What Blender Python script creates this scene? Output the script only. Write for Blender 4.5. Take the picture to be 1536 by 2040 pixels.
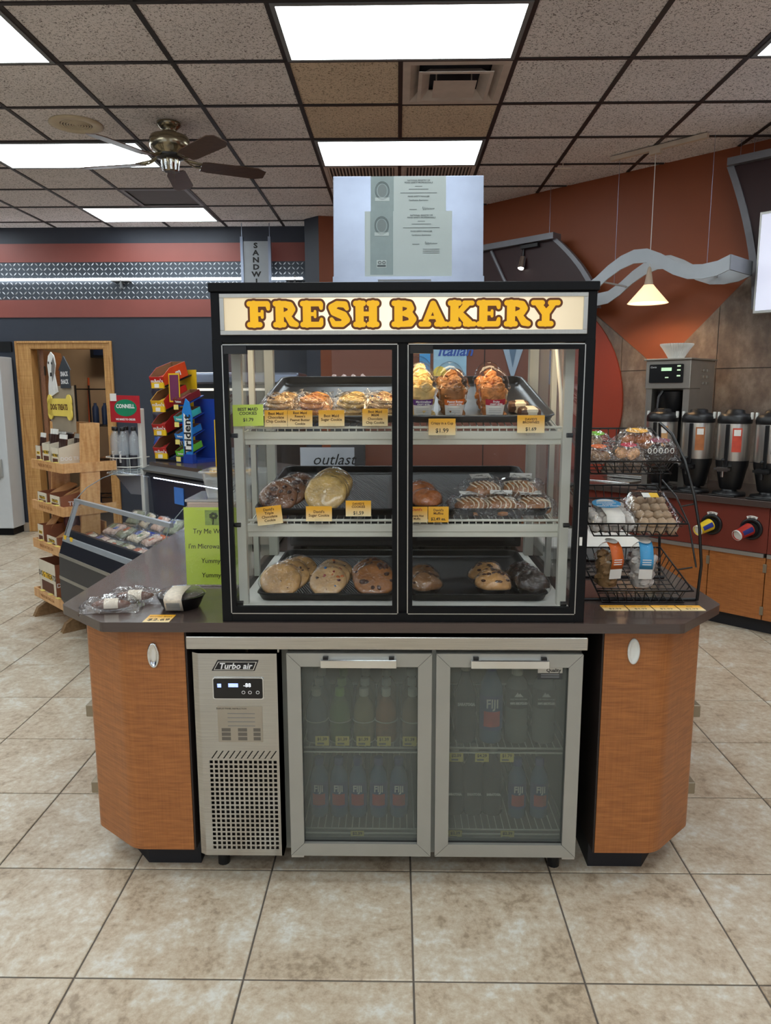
import bpy, bmesh, math, random
from mathutils import Vector, Matrix
random.seed(7)
for _o in list(bpy.data.objects): bpy.data.objects.remove(_o)
S = bpy.context.scene
COL = S.collection
PI = math.pi
R2 = math.sqrt(2)

# ------------------------------------------------------------------ camera
CAMH = 1.554
F, YAW, PITCH, ROLL = 1459.3, .01621, .16192, -.00211
_fw = Vector((-math.sin(YAW)*math.cos(PITCH), math.cos(YAW)*math.cos(PITCH), -math.sin(PITCH)))
_r0 = Vector((math.cos(YAW), math.sin(YAW), 0)); _u0 = _r0.cross(_fw)
_r = _r0*math.cos(ROLL) + _u0*math.sin(ROLL); _u = -_r0*math.sin(ROLL) + _u0*math.cos(ROLL)
cd = bpy.data.cameras.new('camera'); cam = bpy.data.objects.new('camera', cd); COL.objects.link(cam)
cd.sensor_fit = 'HORIZONTAL'; cd.sensor_width = 36; cd.lens = F/1536*36; cd.clip_start = .05; cd.clip_end = 60
cam.matrix_world = Matrix(((_r.x, _u.x, -_fw.x, 0), (_r.y, _u.y, -_fw.y, 0), (_r.z, _u.z, -_fw.z, CAMH), (0, 0, 0, 1)))
S.camera = cam
def px(p):                       # where a world point falls in the 1536x2040 frame
    v = Vector(p) - Vector((0, 0, CAMH)); z = v.dot(_fw)
    if z < .05: return None
    return 768+F*v.dot(_r)/z, 1020-F*v.dot(_u)/z

# ------------------------------------------------------------------ world, exposure
w = bpy.data.worlds.new('world'); S.world = w; w.use_nodes = True
w.node_tree.nodes['Background'].inputs[0].default_value = (.75, .85, 1, 1)
w.node_tree.nodes['Background'].inputs[1].default_value = 1.3
PANEL = 9.2                      # radiance of the ceiling troffers
S.view_settings.view_transform = 'Standard'; S.view_settings.look = 'None'
S.cycles.transparent_max_bounces = 32
S.view_settings.gamma = 1; S.view_settings.exposure = 0; S.view_settings.use_curve_mapping = False

# ------------------------------------------------------------------ materials
def c(r, g, b):
    return tuple(((v/255)/12.92 if v/255 <= .04045 else ((v/255+.055)/1.055)**2.4) for v in (r, g, b)) + (1,)
MATS = {}
def newmat(name):
    m = bpy.data.materials.new(name); m.use_nodes = True
    nt = m.node_tree; return m, nt, nt.nodes['Principled BSDF']
def inp(b, k, v):
    if k in b.inputs: b.inputs[k].default_value = v
def mat(name, col, rough=.5, metal=0, var=.06, scale=12, bump=0, bscale=80, coat=0, emit=None, estr=0, stretch=None, alpha=1, spec=None):
    """principled with a procedural noise variation of its own colour"""
    if name in MATS: return MATS[name]
    m, nt, b = newmat(name); N = nt.nodes; L = nt.links
    inp(b, 'Roughness', rough); inp(b, 'Metallic', metal); inp(b, 'Coat Weight', coat); inp(b, 'Coat Roughness', .08)
    if spec is not None: inp(b, 'Specular IOR Level', spec)
    tc = N.new('ShaderNodeTexCoord'); mp = N.new('ShaderNodeMapping'); L.new(tc.outputs['Object'], mp.inputs[0])
    if stretch: mp.inputs['Scale'].default_value = stretch
    nz = N.new('ShaderNodeTexNoise'); nz.inputs['Scale'].default_value = scale; nz.inputs['Detail'].default_value = 4
    L.new(mp.outputs[0], nz.inputs['Vector'])
    rp = N.new('ShaderNodeValToRGB'); e = rp.color_ramp.elements
    e[0].position = .3; e[1].position = .7
    e[0].color = tuple(max(0, v*(1-var)) for v in col[:3])+(1,); e[1].color = tuple(min(1, v*(1+var)) for v in col[:3])+(1,)
    L.new(nz.outputs[0], rp.inputs[0]); L.new(rp.outputs[0], b.inputs['Base Color'])
    if bump:
        n2 = N.new('ShaderNodeTexNoise'); n2.inputs['Scale'].default_value = bscale; L.new(mp.outputs[0], n2.inputs['Vector'])
        bp = N.new('ShaderNodeBump'); bp.inputs['Strength'].default_value = bump; bp.inputs['Distance'].default_value = .004
        L.new(n2.outputs[0], bp.inputs['Height']); L.new(bp.outputs[0], b.inputs['Normal'])
    if emit is not None: inp(b, 'Emission Color', emit); inp(b, 'Emission Strength', estr)
    MATS[name] = m; return m
def wood(name, c1, c2, sc=(3, 3, 26), rough=.42, coat=.15, fig=.5):
    if name in MATS: return MATS[name]
    m, nt, b = newmat(name); N = nt.nodes; L = nt.links
    tc = N.new('ShaderNodeTexCoord'); mp = N.new('ShaderNodeMapping'); L.new(tc.outputs['Object'], mp.inputs[0]); mp.inputs['Scale'].default_value = sc
    n1 = N.new('ShaderNodeTexNoise'); n1.inputs['Scale'].default_value = 3; n1.inputs['Detail'].default_value = 6; n1.inputs['Distortion'].default_value = .6
    L.new(mp.outputs[0], n1.inputs['Vector'])
    mp2 = N.new('ShaderNodeMapping'); L.new(tc.outputs['Object'], mp2.inputs[0]); mp2.inputs['Scale'].default_value = (sc[2]*1.6, sc[2]*1.6, sc[0]*.5) if sc[2] > sc[0] else (sc[2]*.5, sc[1], sc[0]*1.6)
    n2 = N.new('ShaderNodeTexNoise'); n2.inputs['Scale'].default_value = 3; n2.inputs['Detail'].default_value = 3; L.new(mp2.outputs[0], n2.inputs['Vector'])
    mx = N.new('ShaderNodeMath'); mx.operation = 'MULTIPLY_ADD'; mx.inputs[1].default_value = fig; L.new(n1.outputs[0], mx.inputs[0])
    m2 = N.new('ShaderNodeMath'); m2.operation = 'MULTIPLY'; m2.inputs[1].default_value = 1-fig; L.new(n2.outputs[0], m2.inputs[0]); L.new(m2.outputs[0], mx.inputs[2])
    rp = N.new('ShaderNodeValToRGB'); e = rp.color_ramp.elements; e[0].position = .36; e[1].position = .64; e[0].color = c1; e[1].color = c2
    L.new(mx.outputs[0], rp.inputs[0]); L.new(rp.outputs[0], b.inputs['Base Color'])
    inp(b, 'Roughness', rough); inp(b, 'Coat Weight', coat); inp(b, 'Coat Roughness', .2)
    MATS[name] = m; return m
def glassy(name, tint=(1, 1, 1, 1), ior=1.45, rough=.0, haze=0, hazecol=(.6, .62, .6, 1), bump=0, bscale=30, boost=1.0, f0_=.025, ):
    """thin pane or film: lets light through, mirrors by Fresnel, an optional share of milky film"""
    if name in MATS: return MATS[name]
    m = bpy.data.materials.new(name); m.use_nodes = True; nt = m.node_tree; N = nt.nodes; L = nt.links; N.clear()
    out = N.new('ShaderNodeOutputMaterial'); tr = N.new('ShaderNodeBsdfTransparent'); tr.inputs[0].default_value = tint
    gl = N.new('ShaderNodeBsdfGlossy'); gl.inputs['Roughness'].default_value = rough
    # two-sided thin film: Schlick reflectance from the facing angle
    fr = N.new('ShaderNodeLayerWeight'); fr.inputs[0].default_value = .5; f0 = f0_*boost
    pw = N.new('ShaderNodeMath'); pw.operation = 'POWER'; pw.inputs[1].default_value = 4; L.new(fr.outputs['Facing'], pw.inputs[0])
    ma = N.new('ShaderNodeMath'); ma.operation = 'MULTIPLY_ADD'; ma.use_clamp = True; ma.inputs[1].default_value = (1-f0)*.8; ma.inputs[2].default_value = f0; L.new(pw.outputs[0], ma.inputs[0])
    mx = N.new('ShaderNodeMixShader'); L.new(ma.outputs[0], mx.inputs[0])
    if bump:
        tc = N.new('ShaderNodeTexCoord'); nz = N.new('ShaderNodeTexNoise'); nz.inputs['Scale'].default_value = bscale; nz.inputs['Distortion'].default_value = 1.5
        L.new(tc.outputs['Object'], nz.inputs['Vector']); bp = N.new('ShaderNodeBump'); bp.inputs['Strength'].default_value = bump; bp.inputs['Distance'].default_value = .01
        L.new(nz.outputs[0], bp.inputs['Height']); L.new(bp.outputs[0], gl.inputs['Normal']); L.new(bp.outputs[0], fr.inputs['Normal'])
    src = tr
    if haze:
        df = N.new('ShaderNodeBsdfDiffuse'); df.inputs[0].default_value = hazecol; m3 = N.new('ShaderNodeMixShader'); m3.inputs[0].default_value = haze
        L.new(tr.outputs[0], m3.inputs[1]); L.new(df.outputs[0], m3.inputs[2]); src = m3
    L.new(src.outputs[0], mx.inputs[1]); L.new(gl.outputs[0], mx.inputs[2]); L.new(mx.outputs[0], out.inputs[0])
    MATS[name] = m; return m
def emis(name, col, s):
    if name in MATS: return MATS[name]
    m = mat(name, (.8, .8, .8, 1), .5, emit=col, estr=s, var=.01); return m
def floor_mat():
    m, nt, b = newmat('stone_look_floor_tile'); N = nt.nodes; L = nt.links
    tc = N.new('ShaderNodeTexCoord'); oi = N.new('ShaderNodeObjectInfo'); va = N.new('ShaderNodeVectorMath'); va.operation = 'MULTIPLY_ADD'
    cx = N.new('ShaderNodeCombineXYZ')
    for k in range(3): L.new(oi.outputs['Random'], cx.inputs[k])
    va.inputs[1].default_value = (37, 53, 11); L.new(cx.outputs[0], va.inputs[0]); L.new(tc.outputs['Object'], va.inputs[2])
    n1 = N.new('ShaderNodeTexNoise'); n1.inputs['Scale'].default_value = 5.5; n1.inputs['Detail'].default_value = 8; n1.inputs['Roughness'].default_value = .72; n1.inputs['Distortion'].default_value = .45
    n2 = N.new('ShaderNodeTexNoise'); n2.inputs['Scale'].default_value = 38; n2.inputs['Detail'].default_value = 6; n2.inputs['Roughness'].default_value = .7
    L.new(va.outputs[0], n1.inputs['Vector']); L.new(va.outputs[0], n2.inputs['Vector'])
    ad = N.new('ShaderNodeMath'); ad.operation = 'MULTIPLY_ADD'; ad.inputs[1].default_value = .75; ad.inputs[2].default_value = -.375; L.new(n2.outputs[0], ad.inputs[0])
    sm = N.new('ShaderNodeMath'); sm.operation = 'ADD'; L.new(n1.outputs[0], sm.inputs[0]); L.new(ad.outputs[0], sm.inputs[1])
    rp = N.new('ShaderNodeValToRGB'); rp.color_ramp.elements[0].position = .30; rp.color_ramp.elements[0].color = c(152, 134, 112)
    rp.color_ramp.elements[1].position = .72; rp.color_ramp.elements[1].color = c(214, 212, 203)
    for pos, cc in ((.43, c(184, 166, 143)), (.55, c(198, 185, 164))):
        e = rp.color_ramp.elements.new(pos); e.color = cc
    L.new(sm.outputs[0], rp.inputs[0]); L.new(rp.outputs[0], b.inputs['Base Color'])
    inp(b, 'Roughness', .38)
    bp = N.new('ShaderNodeBump'); bp.inputs['Strength'].default_value = .12; bp.inputs['Distance'].default_value = .003; L.new(sm.outputs[0], bp.inputs['Height']); L.new(bp.outputs[0], b.inputs['Normal'])
    return m
def ceil_mat(name, c0, c1, c2):
    m, nt, b = newmat(name); N = nt.nodes; L = nt.links
    tc = N.new('ShaderNodeTexCoord'); oi = N.new('ShaderNodeObjectInfo'); va = N.new('ShaderNodeVectorMath'); va.operation = 'ADD'
    L.new(tc.outputs['Object'], va.inputs[0]); L.new(oi.outputs['Random'], va.inputs[1])
    vo = N.new('ShaderNodeTexNoise'); vo.inputs['Scale'].default_value = 95; vo.inputs['Detail'].default_value = 3; vo.inputs['Distortion'].default_value = 1.2; L.new(va.outputs[0], vo.inputs['Vector'])
    rp = N.new('ShaderNodeValToRGB'); rp.color_ramp.elements[0].position = .36; rp.color_ramp.elements[0].color = c0
    rp.color_ramp.elements[1].position = .46; rp.color_ramp.elements[1].color = c1
    L.new(vo.outputs[0], rp.inputs[0])
    n2 = N.new('ShaderNodeTexNoise'); n2.inputs['Scale'].default_value = 2.2; L.new(va.outputs[0], n2.inputs['Vector'])
    mx = N.new('ShaderNodeMix'); mx.data_type = 'RGBA'; mx.blend_type = 'MULTIPLY'; mx.inputs[0].default_value = .2; L.new(rp.outputs[0], mx.inputs[6]); L.new(n2.outputs[0], mx.inputs[7])
    L.new(mx.outputs[2], b.inputs['Base Color']); inp(b, 'Roughness', .9)
    bp = N.new('ShaderNodeBump'); bp.inputs['Strength'].default_value = .5; bp.inputs['Distance'].default_value = .003; L.new(vo.outputs[0], bp.inputs['Height']); L.new(bp.outputs[0], b.inputs['Normal'])
    return m
def slate_mat():
    m, nt, b = newmat('slate_wall_tile'); N = nt.nodes; L = nt.links
    tc = N.new('ShaderNodeTexCoord'); mp = N.new('ShaderNodeMapping'); mp.inputs['Scale'].default_value = (1.6, 1, 1); L.new(tc.outputs['Object'], mp.inputs[0])
    n1 = N.new('ShaderNodeTexNoise'); n1.inputs['Scale'].default_value = 4; n1.inputs['Detail'].default_value = 9; n1.inputs['Roughness'].default_value = .66; L.new(mp.outputs[0], n1.inputs['Vector'])
    rp = N.new('ShaderNodeValToRGB'); rp.color_ramp.elements[0].position = .3; rp.color_ramp.elements[0].color = c(84, 70, 62); rp.color_ramp.elements[1].position = .7; rp.color_ramp.elements[1].color = c(150, 138, 124)
    e = rp.color_ramp.elements.new(.5); e.color = c(117, 100, 88)
    L.new(n1.outputs[0], rp.inputs[0]); L.new(rp.outputs[0], b.inputs['Base Color']); inp(b, 'Roughness', .45)
    bp = N.new('ShaderNodeBump'); bp.inputs['Strength'].default_value = .2; bp.inputs['Distance'].default_value = .005; L.new(n1.outputs[0], bp.inputs['Height']); L.new(bp.outputs[0], b.inputs['Normal'])
    return m
def steel(name, col, rough=.28, stretch=(1, 1, 120)):
    if name in MATS: return MATS[name]
    m = mat(name, col, rough, 1, var=.12, scale=6, stretch=stretch); return m
M_NAVY = mat('navy_paint', c(47, 52, 64), .55, var=.03, bump=.05)
M_REDBAND = mat('brick_red_paint', c(136, 72, 64), .5, var=.04, scale=6)
M_ORANGE = mat('burnt_orange_paint', c(138, 70, 36), .55, var=.04, scale=3)
M_REDO = mat('red_orange_paint', c(150, 56, 34), .55, var=.04, scale=3)
M_BEIGE = mat('beige_paint', c(176, 152, 124), .6, var=.05, scale=3)
M_BLK = mat('black_powder_coat', c(13, 14, 17), .4, var=.1, scale=30, spec=.18)
M_BLKP = mat('black_plastic', c(20, 20, 22), .35, var=.1, scale=20)
M_BLKW = mat('black_wire', c(16, 16, 17), .35, var=.1)
M_WHT = mat('white_enamel', c(222, 222, 216), .4, var=.03)
M_GREYW = mat('off_white_aluminium', c(205, 205, 195), .42, var=.04)
M_ALU = mat('satin_aluminium', c(190, 190, 186), .38, .85, var=.05, stretch=(60, 1, 1))
M_FRAME = mat('silver_door_frame', c(168, 168, 162), .36, .5, var=.03)
M_CHROME = mat('polished_chrome', c(225, 228, 230), .12, 1, var=.02)
M_STEEL = steel('brushed_steel', c(186, 186, 184), .2, (1, 1, 90))
M_STEELH = steel('brushed_steel_horizontal', c(192, 190, 186), .24, (1, 1, 90))
M_GALV = mat('galvanised_sheet', c(142, 150, 168), .3, .9, var=.06, scale=14)
M_VENEER = wood('figured_orange_veneer', c(142, 84, 38), c(174, 108, 54), (4, 4, 52), fig=.72)
M_OAK = wood('oak_casing', c(168, 118, 62), c(205, 158, 98), (30, 30, 2), fig=.7)
M_PINE = wood('knotty_pine', c(198, 142, 86), c(226, 178, 122), (14, 14, 2), fig=.7)
M_LAM = mat('dark_brown_laminate', c(74, 62, 58), .26, var=.06, scale=5, stretch=(2, 30, 30), coat=.25)
M_GLASS = glassy('clear_pane', (.98, .985, .985, 1), 1.45, f0_=.010)
M_FOG = glassy('misted_pane', (.78, .80, .77, 1), 1.5, haze=.2, hazecol=(.34, .36, .33, 1), f0_=.015)
M_WRAP = glassy('crinkled_film', (.99, .99, .99, 1), 1.5, rough=.10, bump=.9, bscale=45, boost=3.2)
M_PET = glassy('clear_plastic', (.98, .98, .98, 1), 1.5, rough=.06, bump=.15, bscale=30, boost=1.6)
M_CEILT = ceil_mat('fissured_ceiling_tile', c(120, 110, 106), c(246, 238, 236), 0)
M_CEILD = ceil_mat('stained_ceiling_tile', c(130, 108, 84), c(226, 204, 178), 0)
M_FLOOR = floor_mat(); M_SLATE = slate_mat()
M_GROUT = mat('dark_grout', c(96, 88, 80), .8, var=.1)
M_CARDB = mat('brown_cardboard', c(142, 100, 68), .75, var=.08)
M_PAPER = mat('white_paper', c(232, 230, 224), .7, var=.02)
M_INK = mat('black_ink', c(28, 26, 26), .7, var=.02)
M_BROWNINK = mat('brown_ink', c(92, 56, 22), .7, var=.02)
M_WINK = mat('white_ink', c(235, 235, 235), .6, var=.02)
M_YEL = mat('yellow_print', c(236, 190, 40), .5, var=.03)
M_RUB = mat('black_rubber', c(24, 24, 24), .7, var=.1)

# ------------------------------------------------------------------ mesh helpers
class MB:
    def __init__(s): s.v = []; s.f = []; s.m = []; s.s = []
    def add(s, vs, fs, mi=0, sm=False, M=None):
        o = len(s.v)
        for p in vs: s.v.append(tuple(M @ Vector(p)) if M else tuple(p))
        for f in fs: s.f.append(tuple(o+i for i in f)); s.m.append(mi); s.s.append(sm)
        return s
    def box(s, x0, x1, y0, y1, z0, z1, mi=0, M=None):
        return s.add([(x0,y0,z0),(x1,y0,z0),(x1,y1,z0),(x0,y1,z0),(x0,y0,z1),(x1,y0,z1),(x1,y1,z1),(x0,y1,z1)],
                     [(0,3,2,1),(4,5,6,7),(0,1,5,4),(1,2,6,5),(2,3,7,6),(3,0,4,7)], mi, False, M)
    def cyl(s, p0, p1, r0, r1=None, n=16, mi=0, sm=True, cap=True):
        r1 = r0 if r1 is None else r1
        a = Vector(p0); b = Vector(p1); d = (b-a).normalized(); q = d.to_track_quat('Z', 'Y').to_matrix()
        vs = []
        for p, r in ((a, r0), (b, r1)):
            for i in range(n): vs.append(tuple(p + q @ Vector((r*math.cos(2*PI*i/n), r*math.sin(2*PI*i/n), 0))))
        s.add(vs, [(i, (i+1) % n, n+(i+1) % n, n+i) for i in range(n)], mi, sm)
        if cap: s.add(vs, [tuple(range(n))[::-1], tuple(range(n, 2*n))], mi)
        return s
    def tube(s, pts, r, n=6, mi=0, closed=False):
        P = [Vector(p) for p in pts]; m = len(P); vs = []; pu = None
        for i, p in enumerate(P):
            if closed: d = P[(i+1) % m]-P[i-1]
            else: d = P[min(i+1, m-1)]-P[max(i-1, 0)]
            d.normalize()
            if pu is None: u = d.orthogonal().normalized()
            else: u = (pu - d*pu.dot(d)).normalized()
            pu = u; v = d.cross(u)
            for k in range(n): a = 2*PI*k/n; vs.append(tuple(p + u*(r*math.cos(a)) + v*(r*math.sin(a))))
        fs = []
        for i in range(m if closed else m-1):
            j = (i+1) % m
            for k in range(n): fs.append((i*n+k, i*n+(k+1) % n, j*n+(k+1) % n, j*n+k))
        s.add(vs, fs, mi, True)
        if not closed: s.add(vs, [tuple(range(n))[::-1], tuple(range((m-1)*n, m*n))], mi)
        return s
    def lathe(s, prof, n=24, o=(0, 0, 0), mi=0, sm=True, M=None, cap=True):
        vs = []; fs = []
        for r, z in prof:
            for i in range(n): vs.append((o[0]+r*math.cos(2*PI*i/n), o[1]+r*math.sin(2*PI*i/n), o[2]+z))
        for j in range(len(prof)-1):
            for i in range(n): fs.append((j*n+i, j*n+(i+1) % n, (j+1)*n+(i+1) % n, (j+1)*n+i))
        s.add(vs, fs, mi, sm, M)
        if cap:
            if prof[0][0] > 1e-5: s.add(vs[:n], [tuple(range(n))[::-1]], mi, False, M)
            if prof[-1][0] > 1e-5: s.add(vs[-n:], [tuple(range(n))], mi, False, M)
        return s
    def prism(s, poly, a, b, axis='z', mi=0, sm=False, M=None):
        n = len(poly)
        def mk(p, t): return (p[0], p[1], t) if axis == 'z' else ((p[0], t, p[1]) if axis == 'y' else (t, p[0], p[1]))
        vs = [mk(p, a) for p in poly]+[mk(p, b) for p in poly]
        s.add(vs, [tuple(range(n))[::-1], tuple(range(n, 2*n))], mi, False, M)
        return s.add(vs, [(i, (i+1) % n, n+(i+1) % n, n+i) for i in range(n)], mi, sm, M)
    def strip(s, rows, mi=0, sm=True, closed=False):
        n = len(rows[0]); vs = [p for r in rows for p in r]; fs = []
        for j in range(len(rows)-1):
            for i in range(n if closed else n-1): fs.append((j*n+i, j*n+(i+1) % n, (j+1)*n+(i+1) % n, (j+1)*n+i))
        return s.add(vs, fs, mi, sm)
    def build(s, name, mats, parent=None, loc=(0, 0, 0), rot=(0, 0, 0), bev=0, solid=0, sub=0):
        me = bpy.data.meshes.new(name); me.from_pydata(s.v, [], s.f); me.update()
        for m in (mats if isinstance(mats, (list, tuple)) else [mats]): me.materials.append(m)
        me.polygons.foreach_set('material_index', s.m); me.polygons.foreach_set('use_smooth', s.s)
        bm = bmesh.new(); bm.from_mesh(me); bmesh.ops.recalc_face_normals(bm, faces=bm.faces); bm.to_mesh(me); bm.free()
        o = bpy.data.objects.new(name, me); COL.objects.link(o); o.location = loc; o.rotation_euler = rot
        if parent: o.parent = parent
        if solid: md = o.modifiers.new('solid', 'SOLIDIFY'); md.thickness = solid; md.offset = 0
        if bev: md = o.modifiers.new('bevel', 'BEVEL'); md.width = bev; md.segments = 2; md.limit_method = 'ANGLE'; md.angle_limit = .7
        if sub: md = o.modifiers.new('sub', 'SUBSURF'); md.levels = sub; md.render_levels = sub
        return o
def box(name, m, x0, x1, y0, y1, z0, z1, parent=None, bev=0, loc=(0, 0, 0), rot=(0, 0, 0)):
    return MB().box(x0, x1, y0, y1, z0, z1).build(name, m, parent, loc, rot, bev)
def thing(name, label, cat, loc=(0, 0, 0), rot=(0, 0, 0), group=None):
    o = bpy.data.objects.new(name, None); o.empty_display_size = .05; COL.objects.link(o); o.location = loc
    o.rotation_euler = rot if isinstance(rot, (tuple, list)) else (0, 0, rot)
    return tag(o, label, cat, group)
def tag(o, label, cat, group=None):
    o['label'] = label; o['category'] = cat
    if group: o['group'] = group
    return o
def struct(o): o['kind'] = 'structure'; return o
def dup(root, loc=None, rot=None, label=None):
    r = root.copy(); COL.objects.link(r)
    if loc is not None: r.location = loc
    if rot is not None: r.rotation_euler = rot
    if label: r['label'] = label
    for ch in list(root.children):
        k = ch.copy(); COL.objects.link(k); k.parent = r
        for g in ch.children:
            q = g.copy(); COL.objects.link(q); q.parent = k
    return r
def text(body, size, m, parent, loc, rot=(PI/2, 0, 0), name='lettering', align='CENTER', bold=0, ext=.0002, sx=1, shear=0, space=1):
    cu = bpy.data.curves.new(name, 'FONT'); cu.body = body; cu.size = size; cu.align_x = align; cu.align_y = 'CENTER'; cu.extrude = ext
    cu.offset = bold; cu.shear = shear; cu.resolution_u = 2; cu.space_character = space
    t = bpy.data.objects.new(name, cu); me = bpy.data.meshes.new_from_object(t); bpy.data.objects.remove(t); bpy.data.curves.remove(cu)
    me.materials.clear(); me.materials.append(m); me.name = name
    o = bpy.data.objects.new(name, me); COL.objects.link(o); o.location = loc; o.rotation_euler = rot; o.scale = (sx, 1, 1)
    if parent: o.parent = parent
    return o
def DG(s, b, z=0): return ((s+b)/R2, (b-s)/R2, z)     # along / depth coordinates of everything set at 45 degrees
RD = -PI/4
def rrect(x0, x1, y0, y1, r, n=4):
    P = []
    for cx, cy, a in ((x1-r, y0+r, -PI/2), (x1-r, y1-r, 0), (x0+r, y1-r, PI/2), (x0+r, y0+r, PI)):
        for i in range(n+1): t = a+PI/2*i/n; P.append((cx+r*math.cos(t), cy+r*math.sin(t)))
    return P
def blob(rx, ry, rz, seg=14, ring=8, amp=.06, seed=0, flat=None):
    """lumpy ellipsoid: (verts, faces)"""
    rd = random.Random(seed); ph = [rd.uniform(0, 6.28) for _ in range(6)]; vs = []; fs = []
    for j in range(ring+1):
        th = PI*j/ring-PI/2
        for i in range(seg):
            a = 2*PI*i/seg
            k = 1+amp*(math.sin(3*a+ph[0]+2*th)+.7*math.sin(5*a+ph[1]-3*th)+.5*math.sin(2*a+4*th+ph[2]))
            z = math.sin(th)*rz*k
            if flat is not None: z = max(z, flat)
            vs.append((rx*k*math.cos(th)*math.cos(a), ry*k*math.cos(th)*math.sin(a), z))
    for j in range(ring):
        for i in range(seg): fs.append((j*seg+i, j*seg+(i+1) % seg, (j+1)*seg+(i+1) % seg, (j+1)*seg+i))
    return vs, fs
# ================================================================== ROOM
CZ = 3.295
XL, XR, YF, YB = -6.5, 4.5, -4.2, 8.15
GX, GY, GT = .0443, 1.7318, .457
floor = struct(box('floor', M_GROUT, XL, XR, YF, 10.3, -.06, -.0035))
tm = MB(); h = GT/2-.0028
tm.add([(-h,-h,-.012),(h,-h,-.012),(h,h,-.012),(-h,h,-.012),(-h,-h,-.0015),(h,-h,-.0015),(h,h,-.0015),(-h,h,-.0015),(-h+.003,-h+.003,0),(h-.003,-h+.003,0),(h-.003,h-.003,0),(-h+.003,h-.003,0)],
       [(0,1,5,4),(1,2,6,5),(2,3,7,6),(3,0,4,7),(4,5,9,8),(5,6,10,9),(6,7,11,10),(7,4,8,11),(8,9,10,11)])
t0 = tm.build('floor_tile', M_FLOOR, floor); first = True; rest = MB()
for j in range(-14, 15):
    for i in range(-15, 11):
        x = GX+(i+.5)*GT; y = GY+(j+.5)*GT
        if x < XL or x > XR or y < YF+.2 or y > YB-.1 or x+y > 8.2: continue
        vis = False
        for dx in (-.24, 0, .24):
            for dy in (-.24, 0, .24):
                q = px((x+dx, y+dy, 0)); vis = vis or (q is not None and -190 < q[0] < 1726 and 0 < q[1] < 2240)
        if abs(x) < .85 and 2.7 < y < 3.4: vis = False
        if vis:
            if first: o = t0; first = False
            else: o = t0.copy(); COL.objects.link(o)
            o.location = (x, y, 0); o.rotation_euler = (0, 0, random.choice((0, PI/2, PI, -PI/2)))
        else: rest.add([(v[0]+x, v[1]+y, v[2]) for v in tm.v], tm.f)
ro = rest.build('floor_tile_field', M_FLOOR, floor); ro['kind'] = 'stuff'

# ceiling
ceiling = struct(box('ceiling', mat('plenum_dark', c(60, 55, 50), .9), XL, XR, YF, 10.3, 3.36, 3.42))
CX0, CY0, CT = .0174, 4.2238, .6096
lights = [(m, k) for m in (-9, -5, -1, 3) for k in (-13, -10, -7, -4, -1, 2, 5) if not (m == 3 and k >= 2) and not (m == -1 and k == 5)]
cells = set()
for m, k in lights: cells |= {(m, k), (m+1, k)}
special = {(0, 0), (-4, 4), (-1, 3), (0, 3)}
hh = CT/2-.010
ctm = MB().box(-hh, hh, -hh, hh, 0, .016)
ct0 = ctm.build('ceiling_tile', M_CEILT, ceiling); first = True; rest = MB(); ctd = None
for k in range(-14, 7):
    for m in range(-11, 8):
        if (m, k) in cells or (m, k) in special: continue
        x = CX0+(m+.5)*CT; y = CY0+(k+.5)*CT
        if x < XL or x > XR or y < YF+.2 or y > YB+.2 or x+y > 8.13+.55: continue
        q = px((x, y, CZ)); vis = q is not None and -230 < q[0] < 1770 and -260 < q[1] < 520
        if vis:
            if first: o = ct0; first = False
            else: o = ct0.copy(); COL.objects.link(o)
            o.location = (x, y, CZ+.003); o.rotation_euler = (0, 0, random.choice((0, PI)))
            if (m, k) in ((-1, 0), (0, 1), (-1, 1)):
                if ctd is None: ctd = ct0.data.copy(); ctd.materials.clear(); ctd.materials.append(M_CEILD)
                o.data = ctd
        else: rest.add([(v[0]+x, v[1]+y, v[2]+CZ+.003) for v in ctm.v], ctm.f)
ro = rest.build('ceiling_tile_field', M_CEILT, ceiling); ro['kind'] = 'stuff'
M_TBAR = mat('dark_ceiling_grid', c(44, 38, 38), .5, var=.05)
for m in range(-10, 8):
    x = CX0+m*CT; y1 = min(YB-.02, 8.13-x-.02); box('grid_bar', M_TBAR, x-.013, x+.013, YF, y1, CZ-.004, CZ+.006, ceiling)
for k in range(-13, 7):
    y = CY0+k*CT; x1 = min(XR, 8.13-y-.02); box('grid_bar', M_TBAR, XL, x1, y-.012, y+.012, CZ-.005, CZ+.005, ceiling)
# troffers
M_DIFF = mat('lit_diffuser', (.9, .9, .9, 1), .5, emit=(.88, .97, 1, 1), estr=PANEL, var=.01)
M_TROF = mat('troffer_rim', c(120, 122, 124), .45, var=.03)
def troffer():
    t = thing('ceiling_light', '', 'ceiling light', group='recessed ceiling lights')
    f = MB()
    for a in ((-.598, .598, -.293, -.272), (-.598, .598, .272, .293), (-.598, -.575, -.272, .272), (.575, .598, -.272, .272)): f.box(*a, -.010, .03)
    f.build('frame', M_TROF, t); box('diffuser', M_DIFF, -.576, .576, -.273, .273, -.009, -.002, t); box('housing', M_TROF, -.59, .59, -.285, .285, .014, .05, t)
    return t
base = None
LL = {(-1, -1): 'lit ceiling panel touching the square air diffuser', (-1, 2): 'lit ceiling panel over the steel certificate board, beside the twin grilles', (-5, 2): 'lit ceiling panel behind the fan blades, beside the round speaker',
      (-5, 5): 'lit ceiling panel in front of the flat dark vent, next to the navy wall', (-5, -1): 'lit ceiling panel on the fan side, one row in front of the round speaker', (3, -1): 'lit ceiling panel on the orange wall side'}
for m, k in lights:
    if base is None: o = base = troffer()
    else: o = dup(base)
    o.location = (CX0+(m+1)*CT, CY0+(k+.5)*CT, CZ); o['label'] = LL.get((m, k), 'lit ceiling panel over the shop floor away from the bakery case')

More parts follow.
